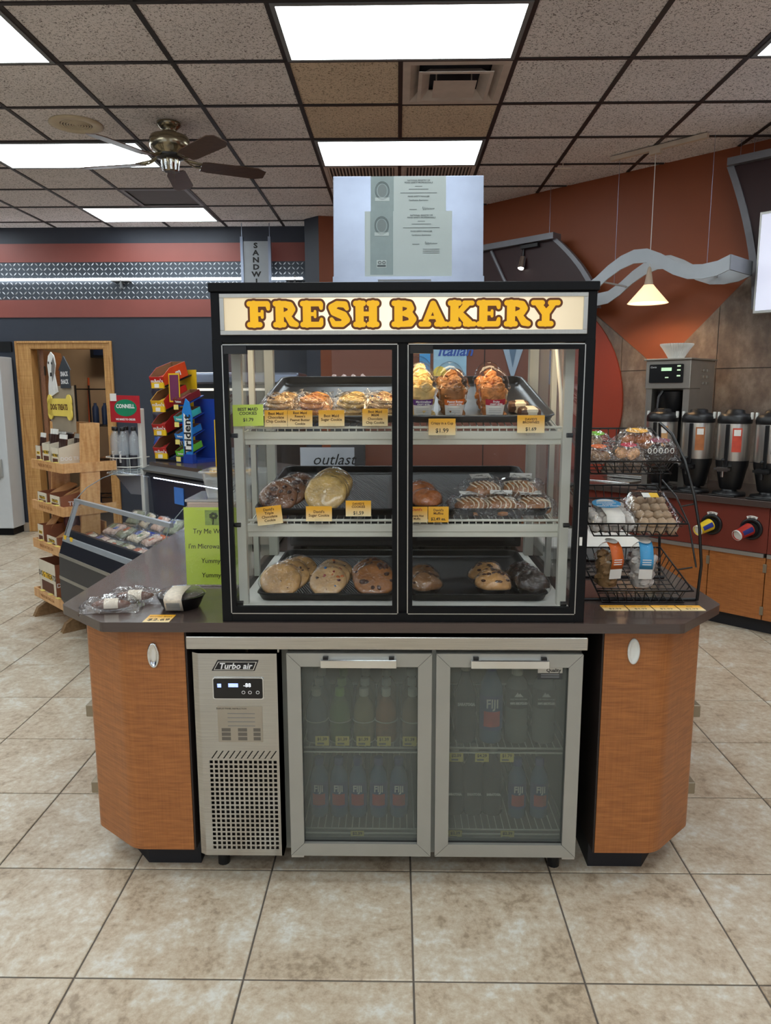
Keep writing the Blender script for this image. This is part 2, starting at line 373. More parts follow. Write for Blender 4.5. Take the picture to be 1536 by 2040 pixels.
# walls
wb = MB()
for a in ((XL, -4.03, 0, 3.34), (-3.195, 0, 0, 3.34), (-4.03, -3.195, 2.06, 3.34)): wb.box(a[0], a[1], YB, YB+.12, a[2], a[3])
wall_back = struct(wb.build('wall_back', M_NAVY))
struct(box('wall_left', M_NAVY, XL-.1, XL, YF, YB+.12, 0, 3.34)); 
wf = MB()
for a in ((XL, -6.1, 0, 3.34), (-1.5, 1.5, 0, 3.34), (4.2, XR, 0, 3.34), (-6.1, -1.5, 0, .45), (1.5, 4.2, 0, .45), (-6.1, -1.5, 2.75, 3.34), (1.5, 4.2, 2.75, 3.34)): wf.box(a[0], a[1], YF-.1, YF, a[2], a[3])
struct(wf.build('wall_front', mat('pale_wall', c(190, 180, 168), .7)))
for n_, (xa, xb) in enumerate(((-6.1, -1.5), (1.5, 4.2))):  # invented storefront windows, added to let daylight in from behind the camera
    g = MB(); k = 4 if n_ == 0 else 2
    for i in range(k+1): x = xa+(xb-xa)*i/k; g.box(x-.03, x+.03, YF-.08, YF-.02, .45, 2.75)
    g.box(xa, xb, YF-.08, YF-.02, .45, .5).box(xa, xb, YF-.08, YF-.02, 2.7, 2.75); wn = struct(g.build('added_window_%d' % (n_+1), M_ALU)); box('pane', M_GLASS, xa, xb, YF-.055, YF-.05, .5, 2.7, wn)
struct(box('wall_right', M_ORANGE, XR, XR+.1, YF, 3.7, 0, 3.34))
wd = MB().box(-5.75, .62, 0, .1, 0, 3.34).build('wall_diagonal', M_ORANGE, loc=DG(0, 5.749), rot=(0, 0, RD)); struct(wd)
# slate tiles clipped by the orange V
def clip(poly, A, B, C_):              # keep A*x+B*y<=C
    out = []
    for i in range(len(poly)):
        p, q = poly[i], poly[(i+1) % len(poly)]; dp = A*p[0]+B*p[1]-C_; dq = A*q[0]+B*q[1]-C_
        if dp <= 0: out.append(p)
        if dp*dq < 0: t = dp/(dp-dq); out.append((p[0]+(q[0]-p[0])*t, p[1]+(q[1]-p[1])*t))
    return out
AP = (-2.779, 1.735); SL = (-.798, .985)
cols = [-3.88, -3.10, -2.32, -1.54, -.76, .02, .6]; rows = [.62, 1.035, 1.725, 2.415, 3.105, 3.29]
for a, b in zip(cols, cols[1:]):
    for lo, hi in zip(rows, rows[1:]):
        for side in (0, 1):
            x0, x1 = (a, min(b, AP[0])) if side == 0 else (max(a, AP[0]), b)
            if hi <= 1.73:
                if side == 1 and x0 > a: continue
                x0, x1 = a, b
                if side == 1 and b <= AP[0]: continue
                if side == 0 and a >= AP[0]: continue
            if x1 - x0 < .01: continue
            g = .003; P = [(x0+g, lo+g), (x1-g, lo+g), (x1-g, hi-g), (x0+g, hi-g)]
            if hi > 1.73: k = SL[side]; P = clip(P, -k, 1, AP[1]-k*AP[0])
            if len(P) > 2:
                MB().prism(P, -.012, .002, 'y').build('wall_tile', M_SLATE, wd); q0 = (sum(p[0] for p in P)/len(P), sum(p[1] for p in P)/len(P)); MB().prism([(q0[0]+(p[0]-q0[0])*1.012, q0[1]+(p[1]-q0[1])*1.012) for p in P], -.006, .001, 'y').build('grout_bed', M_GROUT, wd)
P = [(-4.08+1.015*math.cos(2*PI*i/72), 1.45+1.015*math.sin(2*PI*i/72)) for i in range(72)]
MB().prism(clip(P, 0, -1, -.62), -.03, .0, 'y').build('painted_disc', M_REDO, wd)
# pillar in the corner
pil = MB().prism([(-.95, 8.15), (-.95, 7.84), (-.79, 7.69), (-.79, 8.15)], 0, 3.34).build('wall_corner', M_NAVY); struct(pil)
pil2 = MB().prism([(-.79, 8.15), (-.79, 7.69), (-.35, 7.80), (.03, 8.10), (.03, 8.15)], 0, 3.34).build('wall_corner_return', M_ORANGE); struct(pil2)
# bands on the back wall
struct(box('trim_1', M_REDBAND, XL, -.955, YB-.012, YB, 2.94, 3.131)); struct(box('trim_2', M_REDBAND, XL, -.955, YB-.012, YB, 2.365, 2.55))
M_PLATE = mat('tread_plate_metal', c(74, 80, 88), .4, .6, var=.06); M_LUG = mat('tread_lug_glint', c(222, 226, 232), .25, .4, var=.03)  # lug glints painted in as a paler copy of the plate metal
tp = struct(box('trim_3', M_PLATE, XL, -.955, YB-.006, YB, 2.55, 2.94)); lug = MB()
for r in range(8):
    for k in range(150):
        x = XL+.03+k*.047; z = 2.572+r*.0495; 
        if x > -.98: break
        a = PI/4 if (r+k) % 2 else -PI/4; L_, w_ = .0225, .008; ca, sa = math.cos(a), math.sin(a)
        pt = [(L_, 0), (0, w_), (-L_, 0), (0, -w_)]
        vs = [(x+p*ca-q*sa, YB-.006, z+p*sa+q*ca) for p, q in pt]+[(x+p*.45*ca-q*.3*sa, YB-.0135, z+p*.45*sa+q*.3*ca) for p, q in pt]
        lug.add(vs, [(0,1,5,4),(1,2,6,5),(2,3,7,6),(3,0,4,7),(4,5,6,7)])
lo = lug.build('tread_lugs', M_LUG, tp); lo['kind'] = 'stuff'
tl = thing('tube_light', 'long bright white light tube across the tread plate band', 'tube light', (-2.94, YB-.06, 2.754))
MB().cyl((-3.4, 0, 0), (1.93, 0, 0), .013, n=10).build('tube', emis('white_tube', (.9, .96, 1, 1), 7), tl)
for x in (-3.0, -.02, 1.85): MB().box(x-.10, x+.10, -.012, .058, -.022, -.013).box(x-.008, x+.008, -.01, .05, -.09, .03).build('bracket', M_TROF, tl)
# sandwich sign
sg = thing('hanging_sign', 'grey vertical sign with black letters hung before the tread plate band', 'sign', (-1.478, 7.98, 2.25))
box('panel', mat('sign_grey', c(150, 154, 158), .4, .3, var=.03), -.13, .13, -.02, .02, .02, .86, sg)
for x in (-1, 1): box('rail', M_GALV, x*.145-.014, x*.145+.014, -.03, .03, 0, .905, sg)
for i, ch in enumerate('SANDWICHES'): text(ch, .072, M_INK, sg, (0, -.0205, .815-i*.072), bold=.003, sx=1.25)
for x in (-.145, .145): MB().cyl((x, 0, .9), (x, 0, 1.045), .004).build('hanger', M_GALV, sg)
# doorway
tr = MB()
for a in ((-4.179, -4.03, 0, 2.114), (-3.195, -3.118, 0, 2.114)): tr.box(a[0], a[1], YB-.022, YB, a[2], a[3]); 
tr.box(-4.03, -3.195, YB-.022, YB, 2.04, 2.114)
for a in ((-4.179, -4.155), (-3.142, -3.118)): tr.box(a[0], a[1], YB-.034, YB-.022, 0, 2.114)
tr.box(-4.155, -3.142, YB-.034, YB-.022, 2.09, 2.114)
tr.box(-4.05, -4.012, YB-.02, YB+.13, 0, 2.06).box(-3.215, -3.18, YB-.02, YB+.13, 0, 2.06).box(-4.03, -3.195, YB-.02, YB+.13, 2.03, 2.06)
struct(tr.build('trim_4', M_OAK, bev=.004))
struct(box('baseboard_back', mat('beige_base_tile', c(176, 160, 142), .5), -4.42, -4.185, YB-.014, YB, 0, .1)); struct(box('baseboard_back', MATS['beige_base_tile'], -3.11, -.96, YB-.014, YB, 0, .1))
# back room
st = MB()
st.box(-5.3, -2.2, 10.2, 10.3, 0, 2.7).box(-5.4, -5.3, 8.27, 10.3, 0, 2.7).box(-2.2, -2.1, 8.27, 10.3, 0, 2.7).box(-5.4, -2.1, 8.27, 10.3, 2.7, 2.8)
struct(st.build('wall_storeroom', M_BEIGE))
dr = thing('door_1', '', ''); del dr['label']; del dr['category']; dr['kind'] = 'structure'; dr.location = (-4.0, 8.29, 0); dr.rotation_euler = (0, 0, math.radians(101))
box('leaf', wood('brown_door', c(120, 76, 44), c(158, 106, 64), (24, 24, 2)), 0, .80, -.045, 0, .01, 2.03, dr)
for z in (.3, 1.05, 1.8): MB().cyl((-.008, -.05, z-.05), (-.008, -.05, z+.05), .008).box(-.006, .05, -.05, -.046, z-.05, z+.05).build('hinge', mat('dark_bronze', c(70, 62, 54), .4, .7), dr)
box('door_handle', M_CHROME, .70, .76, -.1, -.045, .98, 1.01, dr)
def sheet(name, lab, cat, m, loc, w, h, rz, lines=0):
    o = box(name, m, -w/2, w/2, -.0012, 0, 0, h, None, 0, loc, (0, 0, rz)); tag(o, lab, cat)
    for i in range(lines): box('print_line', M_TROF, -w*.38, w*.38*random.uniform(.3, 1), -.0018, -.0012, h*(.9-.8*i/lines)-.004, h*(.9-.8*i/lines), o)
    return o
adoor = math.radians(101); dl = lambda u, z: (-4.0+u*math.cos(adoor)+.0485*math.sin(adoor), 8.29+u*math.sin(adoor)-.0485*math.cos(adoor), z)
sheet('notice', 'yellow notice taped high on the open brown door', 'paper', mat('dull_yellow_paper', c(190, 160, 70), .7), dl(.25, 1.62), .2, .3, adoor, 4)
sheet('notice', 'white printed sheet taped to the open brown door under the yellow notice', 'paper', M_PAPER, dl(.22, 1.2), .22, .36, adoor, 7)
sheet('notice', 'plain white sheet taped beside the printed one on the brown door', 'paper', M_PAPER, dl(.52, 1.25), .22, .3, adoor, 0)
ws = thing('wire_shelving', 'black wire storage shelving inside the storeroom doorway', 'shelving', (-3.62, 9.3, 0))
for x in (-.35, .35):
    for y in (-.2, .2): MB().cyl((x, y, 0), (x, y, 1.65), .012, n=8).build('post', M_BLKW, ws)
for z in (.25, .7, 1.15, 1.6):
    g = MB().tube([(-.35, -.2, z), (.35, -.2, z), (.35, .2, z), (-.35, .2, z)], .007, 6, closed=True)
    for i in range(8): g.tube([(-.3+i*.085, -.2, z), (-.3+i*.085, .2, z)], .003, 5)
    g.build('shelf', M_BLKW, ws)
for i, (x, z, cc, lab) in enumerate([(-.2, 1.15, c(44, 62, 96), 'blue spray can with pale top on the storeroom shelf'), (-.08, 1.15, c(40, 58, 92), 'second blue spray can beside the first in the storeroom'), (.15, 1.15, c(30, 46, 44), 'dark green jug on the storeroom wire shelf')]):
    o = MB().lathe([(.038, 0), (.04, .01), (.04, .2), (.03, .23), (.018, .245), (.018, .27)], 14).build('spray_can', mat('can%d' % i, cc, .4), None, (-3.62+x, 9.3, z+.008)); tag(o, lab, 'can')
o = MB().add(*blob(.13, .1, .1, amp=.1, seed=3, flat=-.06), sm=True).build('plastic_bag', mat('pale_bag', c(205, 208, 205), .5), None, (-3.40, 9.3, .77)); tag(o, 'pale crumpled bag on the storeroom wire shelf', 'bag')
o = thing('push_broom', 'orange and blue handled brooms rack tool hung on storeroom wall', 'broom', (-4.25, 10.03, .06)); o['label'] = 'broom with orange grip leaning on the storeroom wall'
MB().cyl((0, 0, .1), (.02, .1, 1.7), .014, n=8).build('handle', mat('orange_grip', c(196, 84, 40), .5), o); MB().box(-.2, .2, -.04, .04, 0, .1).build('head', mat('navy_bristle', c(38, 48, 80), .9), o)
o = MB().box(-.55, .5, -.12, .12, 0, .2).box(-.5, .45, -.13, -.12, .03, .17, 1).build('electronics_box', [M_BLKP, mat('blue_black', c(24, 32, 52), .3)], None, (-3.55, 10.05, 2.02)); tag(o, 'black electronics unit high on the storeroom wall', 'electronics')
o = box('storage_carton', M_CARDB, -.4, .4, -.2, .2, 0, .7, None, .004, (-3.6, 9.95, 0)); tag(o, 'large plain brown carton at the back of the storeroom', 'box')
sl = thing('storeroom_fill_light', 'unseen lamp added to light the storeroom', 'ceiling lamp', (-3.6, 9.3, 2.65)); box('lamp_panel', emis('storeroom_fill', (1, .9, .75, 1), 24), -.3, .3, -.1, .1, 0, .04, sl)  # lamp out of view, added to brighten the storeroom
# upright freezer at the left
fz = thing('upright_freezer', 'white upright freezer with glass door and grey hinges beside the oak doorway', 'freezer', (-4.73, 7.88, 0))
M_FZ = mat('white_freezer', c(205, 208, 210), .35, var=.02)
MB().box(-.48, .5, 0, .26, .08, 1.94).build('body', M_FZ, fz, bev=.008); box('plinth', M_BLK, -.46, .48, .03, .26, 0, .08, fz)
f = MB()
for a in ((-.46, .40, .62, .67), (-.46, .40, 1.50, 1.56), (-.46, -.40, .67, 1.5), (.34, .40, .67, 1.5)): f.box(a[0], a[1], -.03, -.002, a[2], a[3])
d_ = f.build('door', M_ALU, fz); box('pane', mat('frosted_dark_pane', c(84, 96, 108), .15), -.4, .34, -.02, -.008, .67, 1.5, d_)
for z in (.75, 1.42): MB().box(.40, .44, -.04, -.002, z-.1, z+.1).build('hinge', M_ALU, fz, bev=.008)
sn = MB().box(-.3, .36, -.012, -.002, 1.60, 1.9).box(-.27, .33, -.016, -.012, 1.625, 1.875, 1).build('sign_frame', [wood('brown_frame', c(120, 90, 60), c(150, 116, 80)), M_PAPER], fz)
for i, cc in enumerate((c(150, 40, 50), c(60, 120, 130), c(150, 40, 50))): box('swatch', mat('swatch%d' % (i % 2), cc, .6), .2, .31, -.018, -.016, 1.64+i*.08, 1.69+i*.08, sn)
o = box('vent_panel', M_BLKP, -5.1, -4.22, YB-.03, YB-.001, 2.0, 2.11); tag(o, 'black louvre panel on the navy wall above the white freezer', 'vent')
# ================================================================== ISLAND
CTZ = .875
def fillet_poly(pts, rs, n=6):
    out = []
    for i, p in enumerate(pts):
        r = rs[i]
        if not r: out.append(p); continue
        p = Vector(p); a = (Vector(pts[i-1])-p).normalized(); b = (Vector(pts[(i+1) % len(pts)])-p).normalized()
        ang = a.angle(b); t = r/math.tan(ang/2); cc = p+(a+b).normalized()*(r/math.sin(ang/2)); s0 = p+a*t; s1 = p+b*t
        v0 = s0-cc; v1 = s1-cc; th = math.atan2(v0.x*v1.y-v0.y*v1.x, v0.dot(v1))
        for k in range(n+1):
            q = th*k/n; out.append((cc.x+v0.x*math.cos(q)-v0.y*math.sin(q), cc.y+v0.x*math.sin(q)+v0.y*math.cos(q)))
    return out
ctr = MB().prism(fillet_poly([(-.888, 2.10), (.848, 2.10), (1.045, 2.305), (1.045, 3.6), (-1.09, 3.6), (-1.09, 2.285)], [.03, .03, .03, 0, 0, .03]), .845, CTZ).build('countertop', M_LAM, bev=.004)
tag(ctr, 'dark brown laminate countertop with clipped corners carrying the bakery case', 'countertop')
M_TOE = mat('navy_black_toe_kick', c(24, 25, 32), .6, var=.08)
M_HINGE = mat('hinge_metal', c(150, 138, 118), .4, .7)
M_DKBOARD = mat('dark_brown_board', c(40, 28, 24), .6)  # even dark brown board for liners, carcasses and seams
def corner_cab(sg, lab):
    X = lambda v: v if sg < 0 else -v
    t = thing('corner_cabinet', lab, 'cabinet', ((-1 if sg < 0 else 1)*.84-.01, 2.15, 0)); ox = t.location.x
    def pl(pts, rs=None): 
        q = fillet_poly(pts, rs, 8) if rs else pts
        return [((sg*abs(p[0]) if True else p[0])-ox, p[1]-2.15) for p in q]
    if sg < 0: A = dict(inn=.655, cor=.846, side=1.022, yb=2.29)
    else: A = dict(inn=.632, cor=.825, side=.990, yb=2.31)
    out = [(A['inn'], 2.15), (A['cor'], 2.15), (A['side'], A['yb']), (A['side'], 3.52), (A['inn'], 3.52)]
    MB().prism(pl(out, [0, .09, .05, 0, 0]), .097, .845, sm=False).build('body', M_VENEER, t)
    box('inner_liner', M_DKBOARD, *sorted((sg*(A['inn']-.006)-ox, sg*(A['inn']-.001)-ox)), .002, 1.3, .097, .845, t)
    k = [(A['inn'], 2.222), (A['cor']-.015, 2.222), (A['side']-.07, A['yb']+.07), (A['side']-.07, 3.45), (A['inn'], 3.45)]
    MB().prism(pl(k), 0, .097).build('toe_kick', M_TOE, t)
    # oval flush handle
    hx = (-.752 if sg < 0 else .721)-ox; hz = .755 if sg < 0 else .773
    g = MB(); n = 24
    for (rx, rz, y) in ((.0185, .041, -.001), (.0185, .041, -.006), (.0145, .036, -.008), (.0115, .032, -.004), (.006, .02, -.0025)):
        g.v += [(hx+rx*math.cos(2*PI*i/n), y, hz+rz*math.sin(2*PI*i/n)) for i in range(n)]
    for j in range(4):
        for i in range(n): g.f.append((j*n+i, j*n+(i+1) % n, (j+1)*n+(i+1) % n, (j+1)*n+i)); g.m.append(0); g.s.append(True)
    g.f.append(tuple(range(4*n, 5*n))); g.m.append(0); g.s.append(False)
    hd = g.build('handle', M_CHROME if sg < 0 else M_WHT, t); hd['label'] = 'shiny oval flush handle'
    # side doors with hinges
    s_ = A['side']
    d1 = box('side_door', M_VENEER, *sorted((sg*(s_+.001)-ox, sg*(s_+.018)-ox)), A['yb']+.06-2.15, .75, .13, .56, t)
    box('side_drawer', mat('red_brown_edge', c(128, 62, 40), .5), *sorted((sg*(s_+.001)-ox, sg*(s_+.014)-ox)), A['yb']+.05-2.15, .75, .61, .84, t)
    for z in (.21, .49): box('hinge', M_HINGE, *sorted((sg*(s_+.0)-ox, sg*(s_+.033)-ox)), A['yb']+.035-2.15, A['yb']+.10-2.15, z-.021, z+.021, d1, .003)
    return t
corner_cab(-1, 'orange veneer corner cabinet under the wrapped pastries end of the counter')
corner_cab(1, 'orange veneer corner cabinet under the black wire basket end of the counter')
o = box('back_panel', M_DKBOARD, -.64, .62, 3.0, 3.02, 0, .845); tag(o, 'dark panel closing the island recess behind the drinks fridge', 'panel')

# ------------------------------------------------------------------ under-counter fridge
fr = thing('undercounter_fridge', 'stainless under-counter drinks fridge with two glass doors', 'fridge', (-.034, 2.13, 0))
FX = -.034
def fx(x): return x-FX
box('top_slab', M_STEELH, fx(-.641), fx(.574), -.012, .66, .785, .826, fr, .003)
sh = MB()
sh.box(fx(-.36), fx(.565), .045, .66, .09, .12).box(fx(-.36), fx(-.335), .045, .66, .12, .785).box(fx(.556), fx(.57), .045, .66, .12, .785).box(fx(-.36), fx(.565), .64, .66, .12, .785).box(fx(-.36), fx(.57), .045, .66, .765, .785)
sh.box(fx(.106), fx(.119), .012, .06, .10, .785)
body = sh.build('body', mat('fridge_liner', c(128, 130, 126), .4, .2), fr)
for x in (-.58, .52): 
    for y in (.1, .58): MB().cyl((fx(x), y, 0), (fx(x), y, .095), .02, n=12).build('leg', M_BLKP, fr)
# compressor panel with real slots and grille
cp = MB(); x0, x1, z0, z1 = fx(-.630), fx(-.362), .092, .768
gx0, gx1, gz0, gz1 = fx(-.590), fx(-.374), .112, .420
for a in ((x0+.02, x1, .745, z1), (x0+.02, gx0, z0, .745), (gx1, x1, z0, .745), (gx0, gx1, z0, gz0), (gx0, gx1, .450, .745), (gx0, gx1, gz1-.001, .424)): cp.box(a[0], a[1], 0, .006, a[2], a[3])
cp.prism([(x0, .012), (x0+.02, 0), (x0+.02, .006), (x0+.004, .016), (x0+.004, .5), (x0, .5)], z0, z1).box(x1-.006, x1, 0, .5, z0, z1)
nc, nr = 14, 20
for i in range(nc+1): x = gx0+(gx1-gx0)*i/nc; cp.box(x-.0028, x+.0028, .0004, .0055, gz0, gz1)
for j in range(nr+1): z = gz0+(gz1-gz0)*j/nr; cp.box(gx0, gx1, .0002, .0058, z-.0028, z+.0028)
# slanted slot row
for i in range(-1, 11):
    xa = gx0+.012+i*.0185; xe = xa+(.0145 if 0 <= i < 10 else .0145)
    q = [(gx0 if i < 0 else xa, .424), (xe if i < 10 else gx1, .424), ((xe+.018) if i < 10 else gx1, .450), (gx0 if i < 0 else xa+.018, .450)]
    cp.prism([(max(min(p[0], gx1), gx0), p[1]) for p in q], .0001, .0059, 'y')
pan = cp.build('compressor_panel', M_STEEL, fr)
box('panel_backing', mat('shaded_inside', c(22, 20, 18), .8), x0+.02, x1-.01, .05, .06, z0, .75, fr); box('side_casing', M_STEEL, x1-.004, x1+.0, .006, .6, z0, .785, fr)  # dark sheet stands in for the shade behind the grille holes
bd = MB().prism([(fx(-.564)-.004, .714), (fx(-.436), .714), (fx(-.424), .746), (fx(-.55), .746)], -.004, 0, 'y').build('badge', M_INK, pan)
BM = MB().prism([(fx(-.558)-.0035, .7165), (fx(-.439), .7165), (fx(-.428), .7435), (fx(-.547), .7435)], -.0046, -.004, 'y').build('badge_rim', M_CHROME, pan)
MB().prism([(fx(-.555)-.004, .7185), (fx(-.441), .7185), (fx(-.4315), .7415), (fx(-.5455), .7415)], -.0052, -.0046, 'y').build('badge_field', M_INK, pan)
text('Turbo air', .026, M_WINK, pan, (fx(-.495), -.0054, .729), bold=.0006, shear=.25)
dp = MB().prism(rrect(fx(-.567), fx(-.410), .622, .692, .006), -.004, 0, 'y').build('display', M_CHROME, pan)
MB().prism(rrect(fx(-.564), fx(-.413), .625, .689, .005), -.0055, -.004, 'y').build('display_window', mat('glossy_black', c(12, 12, 16), .12), pan)
text('-88', .018, emis('digit_glow', (.8, .9, 1, 1), 1.4), pan, (fx(-.46), -.006, .668))
box('lit_bar', emis('blue_glow', (.12, .25, 1, 1), 1.5), fx(-.518), fx(-.488), -.0058, -.0055, .662, .674, pan); box('lit_icon', MATS['blue_glow'], fx(-.552), fx(-.54), -.0058, -.0055, .661, .673, pan)
for x in (-.472, -.452, -.428): MB().lathe([(.0045, 0), (.0055, .0003), (.0055, .0004), (.004, .0004)], 14, cap=False).build('button', M_WINK, pan, (fx(x), -.0057, .645), (PI/2, 0, 0))
pl = box('instruction_plate', mat('etched_plate', c(172, 164, 150), .45, .6), fx(-.556), fx(-.417), -.0015, 0, .480, .598, pan)
text('DISPLAY PANEL INSTRUCTION', .0068, M_INK, pan, (fx(-.512), -.0018, .590))
for i in range(4): box('print_line', M_BROWNINK if 0 else M_TROF, fx(-.525), fx(-.44), -.002, -.0015, .573-i*.0135, .575-i*.0135, pan)
for i in range(3):
    for a, b in ((-.545, -.517), (-.494, -.466), (-.446, -.424)): box('print_block', mat('plate_grey', c(100, 94, 86), .5), fx(a), fx(b), -.002, -.0015, .486+i*.0145, .497+i*.0145, pan)
# doors
def fdoor(xa, xb, hx0, hx1, nm):
    d = bpy.data.objects.new('door', None); COL.objects.link(d); d.parent = fr
    z0, z1, w_ = .098, .772, .0425; a, b = fx(xa), fx(xb)
    for P in ([(a, z0), (a+w_, z0+w_), (a+w_, z1-w_), (a, z1)], [(b, z1), (b-w_, z1-w_), (b-w_, z0+w_), (b, z0)], [(a, z1), (a+w_, z1-w_), (b-w_, z1-w_), (b, z1)], [(b, z0), (b-w_, z0+w_), (a+w_, z0+w_), (a, z0)]):
        cx = sum(p[0] for p in P)/4; cz = sum(p[1] for p in P)/4
        P = [(p[0]+(cx-p[0])*.003, p[1]+(cz-p[1])*.003) for p in P]
        MB().prism(P, -.008, .03, 'y').build('frame_rail', M_FRAME, d, bev=.0015)
    box('gasket', M_RUB, a+.004, b-.004, .030, .042, z0+.004, z1-.004, d) if 0 else None
    g = MB()
    for q in ((a+w_-.004, b-w_+.004, z0+w_-.006, z0+w_), (a+w_-.004, b-w_+.004, z1-w_, z1-w_+.006), (a+w_-.006, a+w_, z0+w_, z1-w_), (b-w_, b-w_+.006, z0+w_, z1-w_)): g.box(q[0], q[1], .004, .028, q[2], q[3])
    g.build('gasket', M_RUB, d)
    box('pane', M_FOG, a+w_-.004, b-w_+.004, .010, .014, z0+w_-.004, z1-w_+.004, d)
    h = MB().box(fx(hx0), fx(hx1), -.024, -.020, .731, .757).box(fx(hx0), fx(hx1), -.024, -.006, .753, .757).build('handle', M_CHROME, d, bev=.0015)
    for x in (hx0+.015, hx1-.015): box('handle_bracket', M_BLKP, fx(x)-.008, fx(x)+.008, -.02, -.007, .755, .764, d)
    box('hinge_foot', M_ALU, (a if nm == 0 else b-.04), (a+.04 if nm == 0 else b), -.002, .03, .088, .096, d)
    return d
fdoor(-.337, .106, -.232, -.002, 0); D2 = fdoor(.119, .563, .223, .458, 1)
st = box('door_sticker', mat('grey_sticker', c(60, 62, 62), .5), fx(.43), fx(.505), .0085, .0098, .686, .722, D2); box('sticker_head', M_ALU, fx(.43), fx(.505), .008, .0086, .706, .723, D2)
text('Quality', .015, M_INK, D2, (fx(.478), .0077, .7145), bold=.0004)
for i in range(2): box('print_line', M_TROF, fx(.44), fx(.495), .0079, .0085, .692+i*.007, .695+i*.007, D2)
# wire shelves inside
def fshelf(xa, xb, z):
    g = MB().tube([(fx(xa), .075, z), (fx(xb), .075, z), (fx(xb), .6, z), (fx(xa), .6, z)], .004, 6, closed=True)
    n = int((xb-xa)/.022)
    for i in range(1, n): x = fx(xa+(xb-xa)*i/n); g.tube([(x, .075, z+.003), (x, .6, z+.003)], .0018, 5)
    g.tube([(fx(xa), .072, z-.014), (fx(xb), .072, z-.014)], .003, 6)
    return g.build('wire_shelf', M_WHT, fr)
for xa, xb in ((-.328, .1), (.125, .55)): fshelf(xa, xb, .425); fshelf(xa, xb, .140)
# scalloped bottle tray on the left shelf
# ------------------------------------------------------------------ bottles
def bottle(name, lab, cat, prof, liq, capc, loc, grp, lblz=None, lblc=None, txt=None, txtc=None, tsz=.02, txz=0, liqmat=None, patch=None):
    t = thing(name, lab, cat, loc, group=grp)
    MB().lathe(prof, 18).build('bottle', liq, t)
    zt = prof[-1][1]; r = prof[-1][0]
    MB().lathe([(r+.002, zt-.012), (r+.003, zt-.010), (r+.003, zt+.012), (r, zt+.014)], 14).build('cap', capc, t)
    if lblz:
        R = max(q[0] for q in prof)+.0006; a0 = -PI*.95; n = 18
        rows = [[(R*math.cos(-PI/2+1.25*(2*i/n-1)), R*math.sin(-PI/2+1.25*(2*i/n-1)), z) for i in range(n+1)] for z in lblz]
        MB().strip(rows).build('label_band', lblc, t)
    if patch: 
        R = max(q[0] for q in prof)+.0012; pz0, pz1, pw, pc = patch
        rows = [[(R*math.cos(-PI/2+pw*(2*i/8-1)), R*math.sin(-PI/2+pw*(2*i/8-1)), z) for i in range(9)] for z in (pz0, pz1)]
        MB().strip(rows).build('label_print', pc, t)
    if txt: text(txt, tsz, txtc or M_WINK, t, (0, -max(q[0] for q in prof)-.0018, txz), bold=.0009, sx=.8)
    return t
def bm_(nm, cc, tint=.8): return glassy(nm, cc, 1.4, rough=.05, haze=tint, hazecol=cc)
PJ = [(.030, 0), (.034, .006), (.034, .03), (.030, .045), (.034, .06), (.034, .10), (.028, .122), (.014, .142), (.012, .156)]
PJ = [(r, z*1.06) for r, z in PJ]
JC = [('blue', c(124, 136, 148)), ('green', c(122, 152, 96)), ('yellow', c(164, 154, 116)), ('orange', c(178, 124, 86)), ('tan', c(150, 128, 102))]
M_JCAP = mat('pale_sport_cap', c(206, 206, 198), .5); M_JCAPG = mat('green_sport_cap', c(150, 196, 90), .5)
M_STK = mat('yellow_price_sticker', c(232, 214, 120), .6)
for r in range(3):
    for i, x in enumerate((-.262, -.186, -.108, -.036, .05)):
        nm, cc = JC[i]
        bottle('juice_bottle', ['%s juice bottle with price sticker in the fridge front row' % nm, '%s juice bottle behind the first row in the fridge' % nm, '%s juice bottle at the back of the fridge shelf' % nm][r], 'bottle', PJ, bm_('juice_'+nm, cc, .75), M_JCAPG if i == 1 else M_JCAP,
               (x, 2.25+r*.085, .4305), 'juice bottles on the upper fridge shelf', (.028, .075), mat('juice_label_'+nm, tuple(v*.55 for v in cc[:3])+(1,), .5, var=.35, scale=60), None)
for i, x in enumerate((-.24, -.175, -.108, -.042, .04)):
    o = box('price_sticker', M_STK, -.022, .022, -.001, 0, 0, .032, None, 0, (x, 2.194, .437), (0, 0, 0)); tag(o, 'yellow price sticker reading 1.39 under the %s juice bottle' % JC[i][0], 'price tag', 'stickers on the upper juice shelf')
    text('$1.39', .014, M_INK, o, (0, -.0013, .022), bold=.0003); box('bar_code', M_TROF, -.016, .006, -.0014, -.001, .004, .010, o)
g = MB()
for i in range(5):
    cx = (-.262, -.186, -.108, -.036, .05)[i]
    for z in (.505, .435): g.tube([(cx+.037*math.cos(a), 2.25+.037*math.sin(a), z) for a in [PI+PI*k/8 for k in range(9)]], .0018, 5)
g.build('bottle_guide', M_GREYW, fr).location = (-fr.location.x, -fr.location.y, 0)
PF = [(.028, 0), (.031, .006), (.031, .10), (.030, .13), (.026, .15), (.014, .175), (.0125, .19)]
PFB = [(r*1.25, z*1.32) for r, z in PF]
M_FIJI = bm_('blue_water', c(92, 140, 186), .62); M_FL = mat('blue_clear_label', c(58, 82, 150), .4, var=.2); M_PINKF = mat('pink_flower_print', c(206, 66, 84), .5, var=.2, scale=30); M_BCAP = mat('blue_cap', c(50, 74, 150), .45)
def fiji(loc, lab, P=PF, k=1.0):
    return bottle('water_bottle', lab, 'bottle', P, M_FIJI, M_BCAP, loc, 'blue water bottles in the fridge', (.035*k, .125*k), M_FL, 'FIJI', M_WINK, .032*k, .105*k, patch=(.045*k, .085*k, .7, M_PINKF))
for i, x in enumerate((-.262, -.196, -.132, -.062, .006)): fiji((x, 2.29, .1445), 'blue water bottle on the fridge floor below the %s juice' % JC[i][0])
